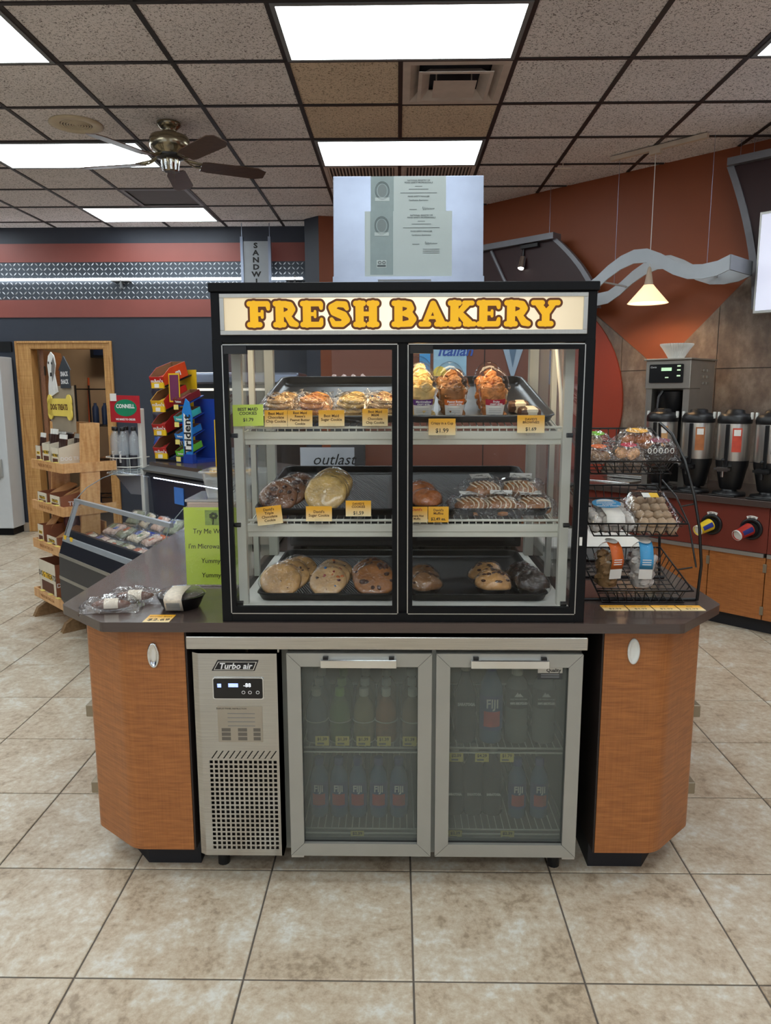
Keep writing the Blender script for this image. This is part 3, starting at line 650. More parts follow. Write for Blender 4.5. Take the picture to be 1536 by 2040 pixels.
fiji((.403, 2.29, .1445), 'blue water bottle on the fridge floor, next to the dark glass bottles'); fiji((.477, 2.29, .1445), 'blue water bottle on the fridge floor, nearest the door hinge side')
fiji((.305, 2.26, .4305), 'tall blue water bottle standing on the upper fridge shelf', PFB, 1.3)
PS = [(.033, 0), (.036, .006), (.036, .14), (.032, .17), (.015, .215), (.013, .25)]
M_COB = bm_('cobalt_glass', c(46, 54, 70), .75)
bottle('glass_water_bottle', 'tall dark glass bottle standing on the upper fridge shelf', 'bottle', PS, M_COB, M_ALU, (.222, 2.26, .4305), 'dark glass bottles in the fridge', None, None, 'SARATOGA', M_WINK, .013, .135)
for i, x in enumerate((.193, .258, .323)): bottle('glass_water_bottle', ['dark glass bottle on the fridge floor next to the door mullion', 'dark glass bottle between two others on the fridge floor', 'dark glass bottle on the fridge floor touching the blue bottles'][i], 'bottle', PS[:4]+[(.015, .20), (.013, .225)], M_COB, M_ALU, (x, 2.31, .1445), 'dark glass bottles in the fridge', None, None, 'SARATOGA', M_WINK, .011, .08)
PM = [(.034, 0), (.038, .008), (.038, .05), (.035, .06), (.038, .07), (.038, .175), (.03, .205), (.016, .225), (.015, .235)]
M_CLW = bm_('clear_water', c(150, 158, 156), .5); M_DKL = mat('dark_mountain_label', c(34, 38, 42), .5)
for i, x in enumerate((.389, .477)):
    b_ = bottle('spring_water_bottle', ['clear bottle with dark mountain label beside the tall blue bottle', 'clear bottle with dark mountain label under the door sticker'][i], 'bottle', PM, M_CLW, M_WHT, (x, 2.26, .4305), 'clear spring water bottles', (.12, .185), M_DKL, '100% RECYCLED', M_WINK, .0095, .14)
    text('ICE MOUNTAIN', .0075, M_WINK, b_, (0, -.0398, .154)); MB().prism([(-.014, .162), (.014, .162), (.004, .174), (0, .17), (-.004, .177)], -.0401, -.0392, 'y').build('label_print', M_WINK, b_)
for x, z, s_ in ((.19, .383, '$2.09'), (.272, .383, '$4.29'), (.352, .383, '$1.79'), (.19, .112, '$2.39'), (.36, .112, '$2.39'), (-.13, .108, '$2.39')):
    o = box('price_sticker', M_STK, -.022, .022, -.001, 0, 0, .03, None, 0, (x, 2.196, z)); tag(o, 'yellow price sticker reading %s on a fridge shelf edge by x %s' % (s_[1:], 'a'), 'price tag', 'stickers on the fridge shelf edges')
    text(s_, .014, M_INK, o, (0, -.0013, .021), bold=.0003); box('bar_code', M_TROF, -.016, .006, -.0014, -.001, .004, .010, o)
    o['label'] = {(.19, .383): 'price sticker hanging below the upright dark glass bottle', (.272, .383): 'price sticker hanging below the tall blue bottle', (.352, .383): 'price sticker hanging below the mountain label bottles',
                  (.19, .112): 'yellow price sticker on the fridge floor below the dark glass bottles', (.36, .112): 'yellow price sticker on the fridge floor below the blue bottles of the second door', (-.13, .108): 'yellow price sticker on the fridge floor below five blue bottles'}[(x, z)]
# ================================================================== BAKERY CASE
BC = thing('bakery_case', 'black framed glass bakery display case with lit yellow letter header', 'display case', (.016, 2.11, CTZ))
OF = (-.016, -2.11, -CTZ)
def bc(name, m, x0, x1, y0, y1, z0, z1, parent=BC, bev=0):
    return box(name, m, x0, x1, y0, y1, z0, z1, parent, bev, OF if parent is BC else (0, 0, 0))
X0, X1, Y0, Y1 = -.524, .556, 2.11, 2.98
bc('base', M_BLK, X0, X1, Y0+.004, Y1, CTZ, .902, bev=.002)
bc('floor_panel', M_WHT, X0+.03, X1-.03, Y0+.045, Y1-.03, .902, .9045)
for x in (X0, X1-.03): bc('corner_post', M_BLK, x, x+.03, Y0, Y0+.035, CTZ, 1.70, bev=.002)
for x in (X0, X1-.03): bc('corner_post', M_BLK, x, x+.02, Y1-.025, Y1, .902, 1.83)
bc('mullion', M_BLK, .000, .031, Y0+.012, Y0+.04, .90, 1.70)
bc('lower_rail', M_BLK, X0+.03, X1-.03, Y0+.001, Y0+.04, .8755, .903)
bc('header', M_BLK, X0, X1, Y0+.003, Y0+.16, 1.692, 1.832, bev=.002)
bc('top', M_BLK, X0-.004, X1+.004, Y0-.008, Y1+.01, 1.831, 1.856, bev=.003)
# sign
sf = MB()
for a in ((-.497, .529, 1.714, 1.726), (-.497, .529, 1.815, 1.826), (-.497, -.485, 1.726, 1.815), (.517, .529, 1.726, 1.815)): sf.box(a[0], a[1], Y0-.007, Y0+.003, a[2], a[3])
SF = sf.build('sign_frame', M_ALU, BC, OF, bev=.001)
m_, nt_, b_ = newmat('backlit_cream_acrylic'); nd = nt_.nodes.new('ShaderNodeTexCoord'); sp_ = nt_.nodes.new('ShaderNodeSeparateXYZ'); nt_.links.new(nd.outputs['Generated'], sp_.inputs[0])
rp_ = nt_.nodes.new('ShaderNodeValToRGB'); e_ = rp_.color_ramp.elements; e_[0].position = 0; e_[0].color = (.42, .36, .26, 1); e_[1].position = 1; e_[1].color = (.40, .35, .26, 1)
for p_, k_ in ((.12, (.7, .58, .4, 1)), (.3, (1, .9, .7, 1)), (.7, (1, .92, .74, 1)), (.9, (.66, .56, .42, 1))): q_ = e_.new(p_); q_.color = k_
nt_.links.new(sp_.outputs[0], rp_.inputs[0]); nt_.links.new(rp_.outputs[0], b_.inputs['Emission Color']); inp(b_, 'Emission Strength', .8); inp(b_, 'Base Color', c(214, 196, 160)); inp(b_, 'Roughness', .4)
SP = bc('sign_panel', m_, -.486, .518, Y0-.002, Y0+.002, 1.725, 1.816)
M_LET = mat('backlit_yellow_vinyl', c(244, 186, 16), .45, var=.03, emit=c(244, 178, 10), estr=.30)
M_LETB = mat('brown_vinyl_outline', c(104, 54, 8), .5, var=.05)
st = lambda x: [(x, .15, .17, x, .85, .17)]
sr = lambda a, b, z, r=.115: [(a, z, r, b, z, r)]
def path(*q): return [(q[i][0], q[i][1], q[i][2], q[i+1][0], q[i+1][1], q[i+1][2]) for i in range(len(q)-1)]
GL = {
 'F': st(.3)+sr(.12, .52, .115)+sr(.12, .82, .885)+path((.84, .86, .11), (.86, .70, .08))+sr(.3, .6, .5, .085)+path((.62, .61, .07), (.62, .39, .07)),
 'R': st(.26)+sr(.1, .42, .115)+sr(.1, .5, .885)+path((.45, .87, .13), (.66, .82, .15), (.74, .68, .15), (.66, .54, .14), (.42, .48, .1))+path((.55, .46, .12), (.74, .18, .15), (.90, .12, .115)),
 'E': st(.28)+sr(.12, .8, .115)+sr(.12, .8, .885)+path((.82, .86, .11), (.84, .72, .08))+path((.82, .14, .11), (.85, .3, .08))+sr(.3, .58, .5, .085)+path((.6, .6, .065), (.6, .4, .065)),
 'S': path((.80, .70, .09), (.72, .85, .13), (.42, .87, .125), (.22, .74, .15), (.30, .58, .16), (.66, .44, .17), (.78, .28, .15), (.62, .13, .125), (.30, .13, .12), (.2, .30, .09)),
 'H': st(.25)+st(.77)+sr(.1, .4, .115)+sr(.1, .4, .885)+sr(.62, .92, .115)+sr(.62, .92, .885)+sr(.25, .77, .5, .1),
 'B': st(.26)+sr(.1, .5, .115)+sr(.1, .5, .885)+path((.45, .87, .13), (.66, .83, .14), (.72, .70, .14), (.64, .56, .13), (.45, .51, .1))+path((.45, .51, .1), (.7, .46, .14), (.8, .30, .15), (.7, .15, .14), (.45, .12, .12)),
 'A': path((.5, .86, .13), (.2, .16, .11))+path((.5, .86, .13), (.8, .16, .17))+sr(.06, .34, .115, .11)+sr(.64, .98, .115, .11)+sr(.32, .68, .36, .075),
 'K': st(.25)+sr(.1, .42, .115)+sr(.1, .42, .885)+path((.38, .48, .11), (.72, .86, .13))+sr(.62, .9, .885, .105)+path((.42, .54, .12), (.78, .15, .16))+sr(.66, .98, .115, .11),
 'Y': path((.2, .86, .13), (.5, .48, .15))+path((.8, .86, .10), (.5, .48, .14))+path((.5, .48, .16), (.5, .15, .16))+sr(.04, .36, .885, .11)+sr(.66, .94, .885, .11)+sr(.3, .7, .115, .115)}
def capsule(g, x0, z0, r0, x1, z1, r1, ya, yb):
    n = 20; d = math.hypot(x1-x0, z1-z0); a = math.atan2(z1-z0, x1-x0); be = math.acos(max(-1, min(1, (r0-r1)/d)))
    P = []
    for i in range(n+1): t = a+be+(2*PI-2*be)*i/n; P.append((x0+r0*math.cos(t), z0+r0*math.sin(t)))
    for i in range(n+1): t = a-be+2*be*i/n; P.append((x1+r1*math.cos(t), z1+r1*math.sin(t)))
    g.prism(P, ya, yb, 'y')
def word(wd, xa, xb, z0, h):
    lw = (xb-xa)/len(wd); 
    for i, ch in enumerate(wd):
        lx = xa+lw*i+lw*.02; sx = lw*.96
        for k, (nm, mm, add, ya, yb) in enumerate((('letter_outline', M_LETB, .0062, Y0-.0032, Y0-.0021), ('letter', M_LET, 0, Y0-.0042, Y0-.0030))):
            g = MB()
            for ci, (p, q, r, u, v, w_) in enumerate(GL[ch]):
                capsule(g, lx+p*sx, z0+q*h, r*h+add-.001, lx+u*sx, z0+v*h, w_*h+add-.001, ya-.00004*ci, yb)
            g.build(nm, mm, SP)
word('FRESH', -.424, -.050, 1.7335, .0735); word('BAKERY', -.018, .452, 1.7335, .0735)
# doors
def cdoor(x0, x1, gx0, gx1):
    z0, z1, a, b = .903, 1.686, .923, 1.673
    d = bpy.data.objects.new('door', None); COL.objects.link(d); d.parent = BC; d.location = OF
    for q in ((x0, gx0, z0, z1), (gx1, x1, z0, z1), (gx0, gx1, b, z1), (gx0, gx1, z0, a)): box('frame_rail', M_BLK, q[0], q[1], Y0-.002, Y0+.012, q[2], q[3], d)
    box('pane', M_GLASS, gx0, gx1, Y0+.003, Y0+.007, a, b, d)
    box('clip', M_BLKP, x0+.004, x0+.068, Y0-.005, Y0+.013, 1.662, 1.684, d)
    for q in ((x0-.003, x0, z0, z1), (x1, x1+.003, z0, z1), (x0, x1, z1, z1+.003), (x0, x1, z0-.003, z0)): box('channel', M_ALU, q[0], q[1], Y0-.001, Y0+.01, q[2], q[3], d)
    return d
cdoor(-.494, .000, -.481, -.015); cdoor(.032, .526, .045, .512)
o = bc('label_chip', M_PAPER, .533, .541, Y0-.001, Y0, 1.11, 1.135)
for z in (1.43, 1.165, .925):
    for x, s_ in ((-.478, 1), (.503, -1)): MB().cyl((x-.006*s_, Y0+.03, z), (x+.012*s_, Y0+.03, z), .007, n=10).build('shelf_knob', M_BLKP, BC, OF)
# inner standards and glass
for x in (-.489, .492): bc('standard', M_GREYW, x, x+.027, 2.192, 2.217, .9045, 1.69)
for x in (-.517, .512): bc('standard', M_GREYW, x, x+.034, 2.89, 2.93, .9045, 1.83)
for x in (-.512, .528): bc('standard', M_GREYW, x, x+.018, 2.55, 2.575, .9045, 1.83)
for x in (-.521, .549): bc('side_pane', M_GLASS, x, x+.004, 2.146, 2.954, .903, 1.829)
bc('rear_pane', M_GLASS, -.50, .03, 2.965, 2.969, .903, 1.829); bc('rear_pane', M_GLASS, .0, .53, 2.972, 2.976, .903, 1.829)
MB().tube([(.500, 2.45, 1.83), (.507, 2.40, 1.70), (.518, 2.36, 1.55), (.522, 2.34, 1.40)], .006).build('lamp_cable', M_WHT, BC, OF)
MB().box(-.45, .48, 2.275, 2.345, 1.775, 1.80).build('lamp_strip', emis('warm_case_lamp', (1, .78, .48, 1), 18), BC, OF, bev=.006)
# tilted shelves
SHL = [((.016, 2.205, .9045), 0, .0), ((.016, 2.218, 1.118), math.radians(6), .054), ((.016, 2.218, 1.402), math.radians(11.5), .054)]
def shelf(lv):
    (ox, oy, oz), t, _ = SHL[lv]
    s_ = bpy.data.objects.new('shelf', None); COL.objects.link(s_); s_.parent = BC; s_.location = (ox+OF[0], oy+OF[1], oz+OF[2]); s_.rotation_euler = (t, 0, 0)
    MB().box(-.478, .482, 0, .012, .012, .036).box(-.478, .482, .004, .02, -.006, .012).build('front_rail', M_GREYW, s_, bev=.002)
    for x in (-.474, .462): box('side_rail', M_GREYW, x, x+.014, .012, .70, .01, .036, s_)
    box('rear_rail', M_GREYW, -.474, .476, .688, .70, .01, .036, s_)
    g = MB().tube([(-.474, 0.004, .048), (.478, 0.004, .048)], .0042, 8)
    for i in range(44): x = -.462+i*.0215; g.tube([(x, .004, .036), (x, .004, .048), (x, .03, .047), (x, .695, .047)], .0019, 5)
    for y in (.2, .45, .69): g.tube([(-.472, y, .043), (.474, y, .043)], .003, 6)
    g.build('wires', M_GREYW, s_)
shelf(1); shelf(2)
def on(lv, x, y, z=0, extra=0):
    (ox, oy, oz), t, zb = SHL[lv]; p = Matrix.Rotation(t, 3, 'X') @ Vector((0, y, zb+z))
    return (x, oy+p.y, oz+p.z)
# baking pans
M_PAN = mat('dark_baking_pan', c(40, 41, 44), .3, .6, var=.15, scale=8); M_PANB = mat('black_baking_tray', c(10, 10, 12), .4, 0, var=.12, spec=.25)
M_PANS = mat('shiny_baking_pan', c(96, 98, 102), .3, .75, var=.2, scale=6)
def pan(lv, xc, lab, m):
    g = MB(); rows = []
    for ins, z in ((.03, .0005), (.012, .004), (.004, .022), (.0, .0245), (.001, .028), (.006, .0285), (.010, .026), (.016, .010), (.026, .0035), (.05, .003)):
        rows.append([(p[0], p[1], z) for p in rrect(-.2265+ins, .2265-ins, ins, .655-ins, .035-ins*.4, 5)])
    g.strip(rows, closed=True); n = len(rows[0]); g.add(rows[-1], [tuple(range(n))]); g.add(rows[0], [tuple(range(n))])
    o = g.build('baking_pan', m, None, on(lv, xc, .012), (SHL[lv][1], 0, 0)); return tag(o, lab, 'baking pan', 'baking pans in the bakery case')
pan(2, -.218, 'grey baking pan of bagged cookies on the top shelf', M_PANS); pan(2, .250, 'grey baking pan of domed dessert cups on the top shelf', M_PANS)
pan(1, -.218, 'black baking pan of sugar and triple chocolate cookies', M_PANB); pan(1, .250, 'black baking pan of bagged drizzled pastries', M_PANB)
pan(0, -.218, 'black baking pan of loose cookies on the case floor', M_PANB); pan(0, .250, 'black baking pan of muffins on the case floor', M_PANB)
ml, nt_, b_ = newmat('ribbed_black_liner'); inp(b_, 'Base Color', c(30, 32, 36)); inp(b_, 'Roughness', .45)
tcn = nt_.nodes.new('ShaderNodeTexCoord'); wv = nt_.nodes.new('ShaderNodeTexWave'); wv.inputs['Scale'].default_value = 70; wv.bands_direction = 'DIAGONAL'; mpn = nt_.nodes.new('ShaderNodeMapping'); mpn.inputs['Scale'].default_value = (1, .35, 1); nt_.links.new(tcn.outputs['Object'], mpn.inputs[0]); nt_.links.new(mpn.outputs[0], wv.inputs['Vector'])
rr = nt_.nodes.new('ShaderNodeValToRGB'); rr.color_ramp.elements[0].color = c(6, 6, 8); rr.color_ramp.elements[1].color = c(44, 48, 54); nt_.links.new(wv.outputs[0], rr.inputs[0]); nt_.links.new(rr.outputs[0], b_.inputs['Base Color'])
bpn = nt_.nodes.new('ShaderNodeBump'); bpn.inputs['Strength'].default_value = .8; bpn.inputs['Distance'].default_value = .002; nt_.links.new(wv.outputs[0], bpn.inputs['Height']); nt_.links.new(bpn.outputs[0], b_.inputs['Normal'])
def liner(lv, xc, x0, x1, y0, y1, lab, rz=0):
    o = box('tray_liner', ml, x0, x1, y0, y1, .0032, .0048, None, 0, on(lv, xc, .012), (SHL[lv][1], 0, rz)); tag(o, lab, 'tray liner', 'ribbed tray liners')
liner(1, -.218, -.175, .185, .06, .57, 'ribbed black liner under sugar and triple chocolate cookies'); liner(1, .250, -.18, .10, .06, .60, 'ribbed black liner beside the bagged pastries', -.03)
liner(0, -.218, -.18, .185, .06, .6, 'ribbed black liner under loose cookies on the case floor')

# ------------------------------------------------------------------ baked goods
def dough(nm, a, b, coat=.6):
    if nm in MATS: return MATS[nm]
    m = mat(nm, a, .55, var=.28, scale=30, bump=.5, bscale=90, coat=coat); return m
M_DK = dough('golden_dough', c(190, 148, 94), 0); M_DS = dough('sugar_dough', c(200, 166, 98), 0); M_DB = dough('brown_dough', c(156, 100, 50), 0); M_DM = dough('pale_dough', c(198, 160, 112), 0); M_DT = dough('triple_dough', c(118, 78, 52), 0)
M_CH = mat('chocolate', c(66, 34, 22), .4, var=.2, coat=.4); M_DARKM = dough('dark_chocolate_cake', c(40, 26, 22), 0, .8)
CAND = [mat('candy_red', c(150, 40, 44), .35), mat('candy_blue', c(50, 110, 170), .35), mat('candy_orange', c(206, 110, 40), .35), mat('candy_maroon', c(92, 34, 50), .35)]
def disc_mesh(R, T, seed, amp=.03):
    rd = random.Random(seed); ph = [rd.uniform(0, 6.28) for _ in range(4)]; n = 28; rows = []
    for fr_, z in ((.3, 0), (.92, 0), (1, T*.35), (.96, T*.75), (.8, T), (.45, T*1.12), (.12, T*1.15)):
        row = []
        for i in range(n):
            a = 2*PI*i/n; k = 1+amp*(math.sin(2*a+ph[0])+.6*math.sin(3*a+ph[1])+.4*math.sin(7*a+ph[2]))
            row.append((R*fr_*k*math.cos(a), R*fr_*k*math.sin(a), z+(T*.1*math.sin(4*a+ph[3]+fr_*7) if z > T*.5 else 0)))
        rows.append(row)
    g = MB().strip(rows, closed=True); g.add(rows[0], [tuple(range(n))[::-1]]); g.add(rows[-1], [tuple(range(n))]); return g
def cookie(lab, loc, tilt, rz, R, T, dm, chips, nch, csz, seed, grp, wrap=True):
    t = thing('cookie', lab, 'cookie', loc, (tilt, 0, rz), grp)
    disc_mesh(R, T, seed).build('dough', dm, t)
    if nch:
        rd = random.Random(seed+9); g = MB()
        for i in range(nch):
            r = R*.85*math.sqrt(rd.random()); a = rd.uniform(0, 6.28); s_ = csz*rd.uniform(.6, 1.3); v, f = blob(s_, s_*rd.uniform(.6, 1), s_*.45, 8, 5, .1, seed+i)
            M_ = Matrix.Translation((r*math.cos(a), r*math.sin(a), T*(1.02 if r < R*.7 else .85))) @ Matrix.Rotation(a, 4, 'Z'); g.add(v, f, rd.randrange(len(chips)), True, M_)
        ob = g.build('chips', chips, t); ob['kind'] = 'stuff'
    if wrap:
        g = disc_mesh(R*1.04, T*1.35, seed+3, .035); g.v = [(x, y, z-T*.1) for x, y, z in g.v]; g.build('film', M_WRAP, t)
    return t
def lean_group(lv, x, y, n, R, T, dm, chips, nch, csz, seed, labs, grp, rz=0, th=40, dx=.012, dy=.034, dz=.010):
    for i in range(n):
        a = math.radians(th-4*i); ty = SHL[lv][1]
        cookie(labs[i], on(lv, x+dx*i, y+R*math.cos(a)+dy*i, .006+R*math.sin(a)*1.03+dz*i), a+ty, rz, R, T, dm, chips, nch, csz, seed+i*5, grp)
lean_group(0, -.375, .035, 3, .066, .016, M_DK, [M_CH], 9, .004, 11, ['golden chocolate chip cookie at the front of its stack on the case floor', 'middle golden cookie of the stack on the case floor', 'rear golden cookie of the stack on the case floor'], 'golden cookies on the case floor', dx=.022)
lean_group(0, -.222, .035, 3, .060, .016, M_DM, CAND+[M_CH], 13, .0065, 31, ['pale cookie studded with coloured candies in front of its stack', 'middle candy studded cookie of its stack', 'rear candy studded cookie of its stack'], 'candy studded cookies', dx=.008, dy=.03)
lean_group(0, -.072, .035, 3, .066, .016, M_DB, [M_CH], 9, .012, 51, ['brown chunk cookie in front of its stack near the door mullion', 'middle brown chunk cookie of its stack', 'rear brown chunk cookie of its stack'], 'brown chocolate chunk cookies', dx=-.005, dy=.016)
lean_group(1, -.375, .035, 3, .060, .017, M_DT, [M_CH], 14, .011, 71, ['triple chocolate cookie right behind its orange tag', 'middle triple chocolate cookie of its stack', 'rear triple chocolate cookie of its stack'], 'triple chocolate cookies', dx=.026)
lean_group(1, -.225, .035, 4, .066, .016, M_DS, [M_CH], 0, 0, 91, ['plain sugar cookie right behind its orange tag', 'second sugar cookie of its stack', 'third sugar cookie of its stack', 'rearmost sugar cookie of its stack'], 'sugar cookies', dx=.006, dy=.018, dz=.008, th=50)
def muffin(lab, loc, top, chips, nch, seed, s_=1.0, rz=0):
    t = thing('muffin', lab, 'muffin', loc, (SHL[0][1], 0, rz), 'wrapped muffins')
    MB().lathe([(.030*s_, 0), (.040*s_, .034*s_)], 22).build('muffin_cup', mat('black_muffin_cup', c(26, 22, 22), .5), t)
    v, f = blob(.052*s_, .050*s_, .036*s_, 28, 14, .06, seed, -.008); MB().add(v, f, 0, True, Matrix.Translation((0, 0, .036*s_))).build('crown', top, t)
    if nch:
        rd = random.Random(seed); g = MB()
        for i in range(nch):
            a = rd.uniform(0, 6.28); e = rd.uniform(.35, 1.4); p = (.05*s_*math.cos(e)*math.cos(a), .05*s_*math.cos(e)*math.sin(a), .036*s_+.036*s_*math.sin(e)); v, f = blob(.008, .006, .004, 8, 5, .1, seed+i); g.add(v, f, 0, True, Matrix.Translation(p))
        g.build('chips', chips, t)['kind'] = 'stuff'
    v, f = blob(.056*s_, .055*s_, .041*s_, 28, 14, .06, seed, -.03); MB().add(v, f, 0, True, Matrix.Translation((0, 0, .036*s_))).build('film', M_WRAP, t)
M_MT = dough('amber_muffin', c(172, 98, 40), 0, .8); M_MB = dough('bran_muffin', c(140, 100, 62), 0, .8); M_MC = dough('chip_muffin', c(200, 150, 92), 0, .8)
z_ = .0055
muffin('amber muffin on the middle shelf nearest its price tag', on(1, .090, .055, z_), M_MT, [M_CH], 0, 1); muffin('amber muffin on the middle shelf behind the other amber one', on(1, .075, .165, z_), M_MT, [M_CH], 0, 2)
muffin('bran muffin at the front of the muffin pan', on(0, .088, .075, z_), M_MB, [M_CH], 4, 3); muffin('bran muffin behind the front bran one', on(0, .085, .185, z_), M_MB, [M_CH], 5, 4)
muffin('chocolate chip muffin at the front of the muffin pan', on(0, .308, .075, z_), M_MC, [M_CH], 16, 5, 1.1); muffin('chocolate chip muffin behind the front chip one', on(0, .300, .19, z_), M_MC, [M_CH], 16, 6, 1.1)
muffin('black chocolate muffin at the front by the case side', on(0, .428, .075, z_), M_DARKM, [M_CH], 8, 7, 1.08); muffin('black chocolate muffin behind the front black one', on(0, .418, .19, z_), M_DARKM, [M_CH], 8, 8, 1.08)
def pillow(w_, d_, h_, seed, nx=16, ny=10):
    rd = random.Random(seed); ph = [rd.uniform(0, 6.28) for _ in range(6)]; g = MB(); T = []; B = []
    for j in range(ny+1):
        rt = []; rb = []
        for i in range(nx+1):
            u = 2*i/nx-1; v = 2*j/ny-1; k = (max(0, 1-abs(u)**3)*max(0, 1-abs(v)**3))**.6
            wr = .10*math.sin(9*u+ph[0]+3*v)+.08*math.sin(13*v+ph[1]-4*u)+.05*math.sin(21*u+17*v+ph[2])
            ex = 1+.05*math.sin(6*v+ph[3])*abs(u); ey = 1+.05*math.sin(7*u+ph[4])*abs(v)
            rt.append((u*w_/2*ex, v*d_/2*ey, h_*k*(1+wr)+.012*abs(u)*(1-k)*math.sin(8*v+ph[5])+.004)); rb.append((u*w_/2*ex, v*d_/2*ey, .002 if k > .05 else rt[-1][2]-.0008))
        T.append(rt); B.append(rb)
    return g.strip(T).strip(B)
def pastry(lab, loc, rot, seed):
    t = thing('bagged_pastry', lab, 'pastry', loc, rot, 'bagged drizzled pastries')
    v, f = blob(.056, .038, .030, 20, 10, .07, seed, -.012); MB().add(v, f, 0, True, Matrix.Translation((0, 0, .016))).build('pastry', M_DB, t)
    for i in range(6):
        x = -.040+i*.015; MB().tube([(x+.010*math.sin(k), -.036+.072*k/8, .022+.026*math.sqrt(max(0, 1-(x/.058)**2))*math.sin(PI*k/8)) for k in range(9)], .0026, 5).build('drizzle', mat('white_icing', c(222, 206, 180), .4), t)
    pillow(.155, .115, .052, seed).build('bag', M_WRAP, t)
    box('bag_label', M_PAPER, -.035, .035, .030, .055, .045, .0458, t, rot=(0, 0, 0))
for i, (x, y, z, rx, rz, lab) in enumerate([(.235, .062, .006, .3, .1, 'bagged pastry at the mullion end of the front pastry row'), (.325, .060, .008, .35, -.1, 'bagged pastry in the middle of the front row'), (.425, .062, .006, .3, .15, 'bagged pastry at the case side end of the front row'), (.275, .135, .042, .45, .35, 'bagged pastry of the back row toward the mullion'), (.395, .14, .042, .5, -.25, 'bagged pastry of the back row toward the case side')]):
    pastry(lab, on(1, x, y, z), (rx, 0, rz), 200+i)
def cpack(lab, loc, rot, dm, chips, nch, csz, seed):
    t = thing('cookie_pack', lab, 'cookie pack', loc, rot, 'bagged cookies on the top shelf')
    for k in range(2):
        g = disc_mesh(.043, .012, seed+k); g.v = [(x+.004*k, y+.003*k, z+.004+.0145*k) for x, y, z in g.v]; co = g.build('cookie', dm, t)
        if nch:
            rd = random.Random(seed+k); q = MB()
            for i in range(nch):
                a = rd.uniform(0, 6.28); r = .038*math.sqrt(rd.random()); v, f = blob(csz, csz*.8, csz*.5, 7, 4, .1, i); q.add(v, f, rd.randrange(len(chips)), True, Matrix.Translation((r*math.cos(a), r*math.sin(a), .0175+.0145*k)))
            q.build('chips', chips, t)['kind'] = 'stuff'
    pillow(.115, .115, .036, seed).build('bag', M_WRAP, t)
GR = [(-.368, 'chocolate chip', M_DK, [M_CH], 8, .005), (-.268, 'peanut butter', dough('peanut_dough', c(206, 136, 66), 0), [dough('candy_bits', c(180, 96, 40), 0)], 8, .006), (-.150, 'pale sugar', M_DS, [M_CH], 0, 0), (-.058, 'candy topped', M_DM, CAND, 8, .006)]
for gi, (x, nm, dm, ch, nch, cs) in enumerate(GR):
    for k in range(3):
        cpack('bagged %s cookies %s' % (nm, ['flat at the front of the top shelf', 'lying on top of the front pack', 'propped up behind the front pack'][k]), on(2, x+(.006*k if k < 2 else .012), .075+(.005*k if k == 1 else (.095 if k == 2 else 0)), [.006, .040, .016][k]), (.12+.1*k+(.75 if k == 2 else 0), .03*(gi-1), .2*(k-1)+.1*gi), dm, ch, nch, cs, 300+gi*10+k)
# dessert cups
def domecup(name, lab, loc, fill, stripe, s_, grp, seed, chunks=12, words=None, dome=True, rot=(0, 0, 0), lblw=1.0):
    t = thing(name, lab, 'dessert cup', loc, rot, grp)
    MB().lathe([(.033*s_, 0), (.046*s_, .092*s_), (.051*s_, .095*s_), (.051*s_, .099*s_), (.047*s_, .100*s_)], 28, cap=False).build('cup', M_PET, t)
    pr = [(.050*s_, .100*s_), (.046*s_, .104*s_)]+[(.046*s_*math.cos(a), .104*s_+.050*s_*math.sin(a)) for a in [k*PI/14 for k in range(1, 7)]]+[(.010*s_, .1535*s_)]
    MB().lathe(pr, 28).build('lid', M_PET, t)
    rd = random.Random(seed); g = MB()
    for i in range(chunks):
        z = (.012+.105*i/chunks)*s_; R = (.030+.010*z/(.1*s_))*s_*.62; a = i*2.4; v, f = blob(.021*s_, .018*s_, .016*s_, 9, 6, .12, seed+i)
        g.add(v, f, 0, False, Matrix.Translation((R*math.cos(a), R*math.sin(a), z)))
    MB_core = [(.028*s_, .004*s_), (.040*s_, .085*s_), (.03*s_, .1*s_)]; g.lathe(MB_core, 12)
    g.build('filling', fill, t)
    def band(z0, z1, w_, m, nm):
        rows = [[((.0338+.0135*z/.092)*s_*math.sin(w_*(2*i/10-1)+.1), -(.0338+.0135*z/.092)*s_*math.cos(w_*(2*i/10-1)+.1), z*s_) for i in range(11)] for z in (z0, z1)]
        return MB().strip(rows).build(nm, m, t)
    if words:
        L_ = band(.008, .048, .8*lblw, M_PAPER, 'label_paper'); band(.048, .066, .8*lblw, stripe, 'label_stripe')
        text(words[0], .0085*s_, M_WINK, t, (.004, -.0438*s_, .060*s_), bold=.0002); text(words[1], .0065*s_, M_WINK, t, (.004, -.0432*s_, .052*s_), bold=.0002)
        for i in range(3): box('print_line', M_TROF, -.018*s_, .02*s_, -.0418*s_, -.0412*s_, (.038-.006*i)*s_, (.0388-.006*i)*s_, t)
        box('bar_code', M_INK, -.012*s_, .004*s_, -.0395*s_, -.0385*s_, .012*s_, .019*s_, t)
    return t
M_MARS = dough('marshmallow_crisp', c(226, 196, 132), 0, 0); M_PB = dough('chocolate_crisp', c(150, 100, 56), 0, 0); M_FRU = mat('fruity_crisp', c(196, 128, 70), .6, var=.5, scale=70, bump=.5)
PUR = mat('purple_print', c(98, 48, 130), .5); ORA = mat('orange_print', c(222, 112, 38), .5); CRI = mat('crimson_print', c(176, 34, 60), .5)
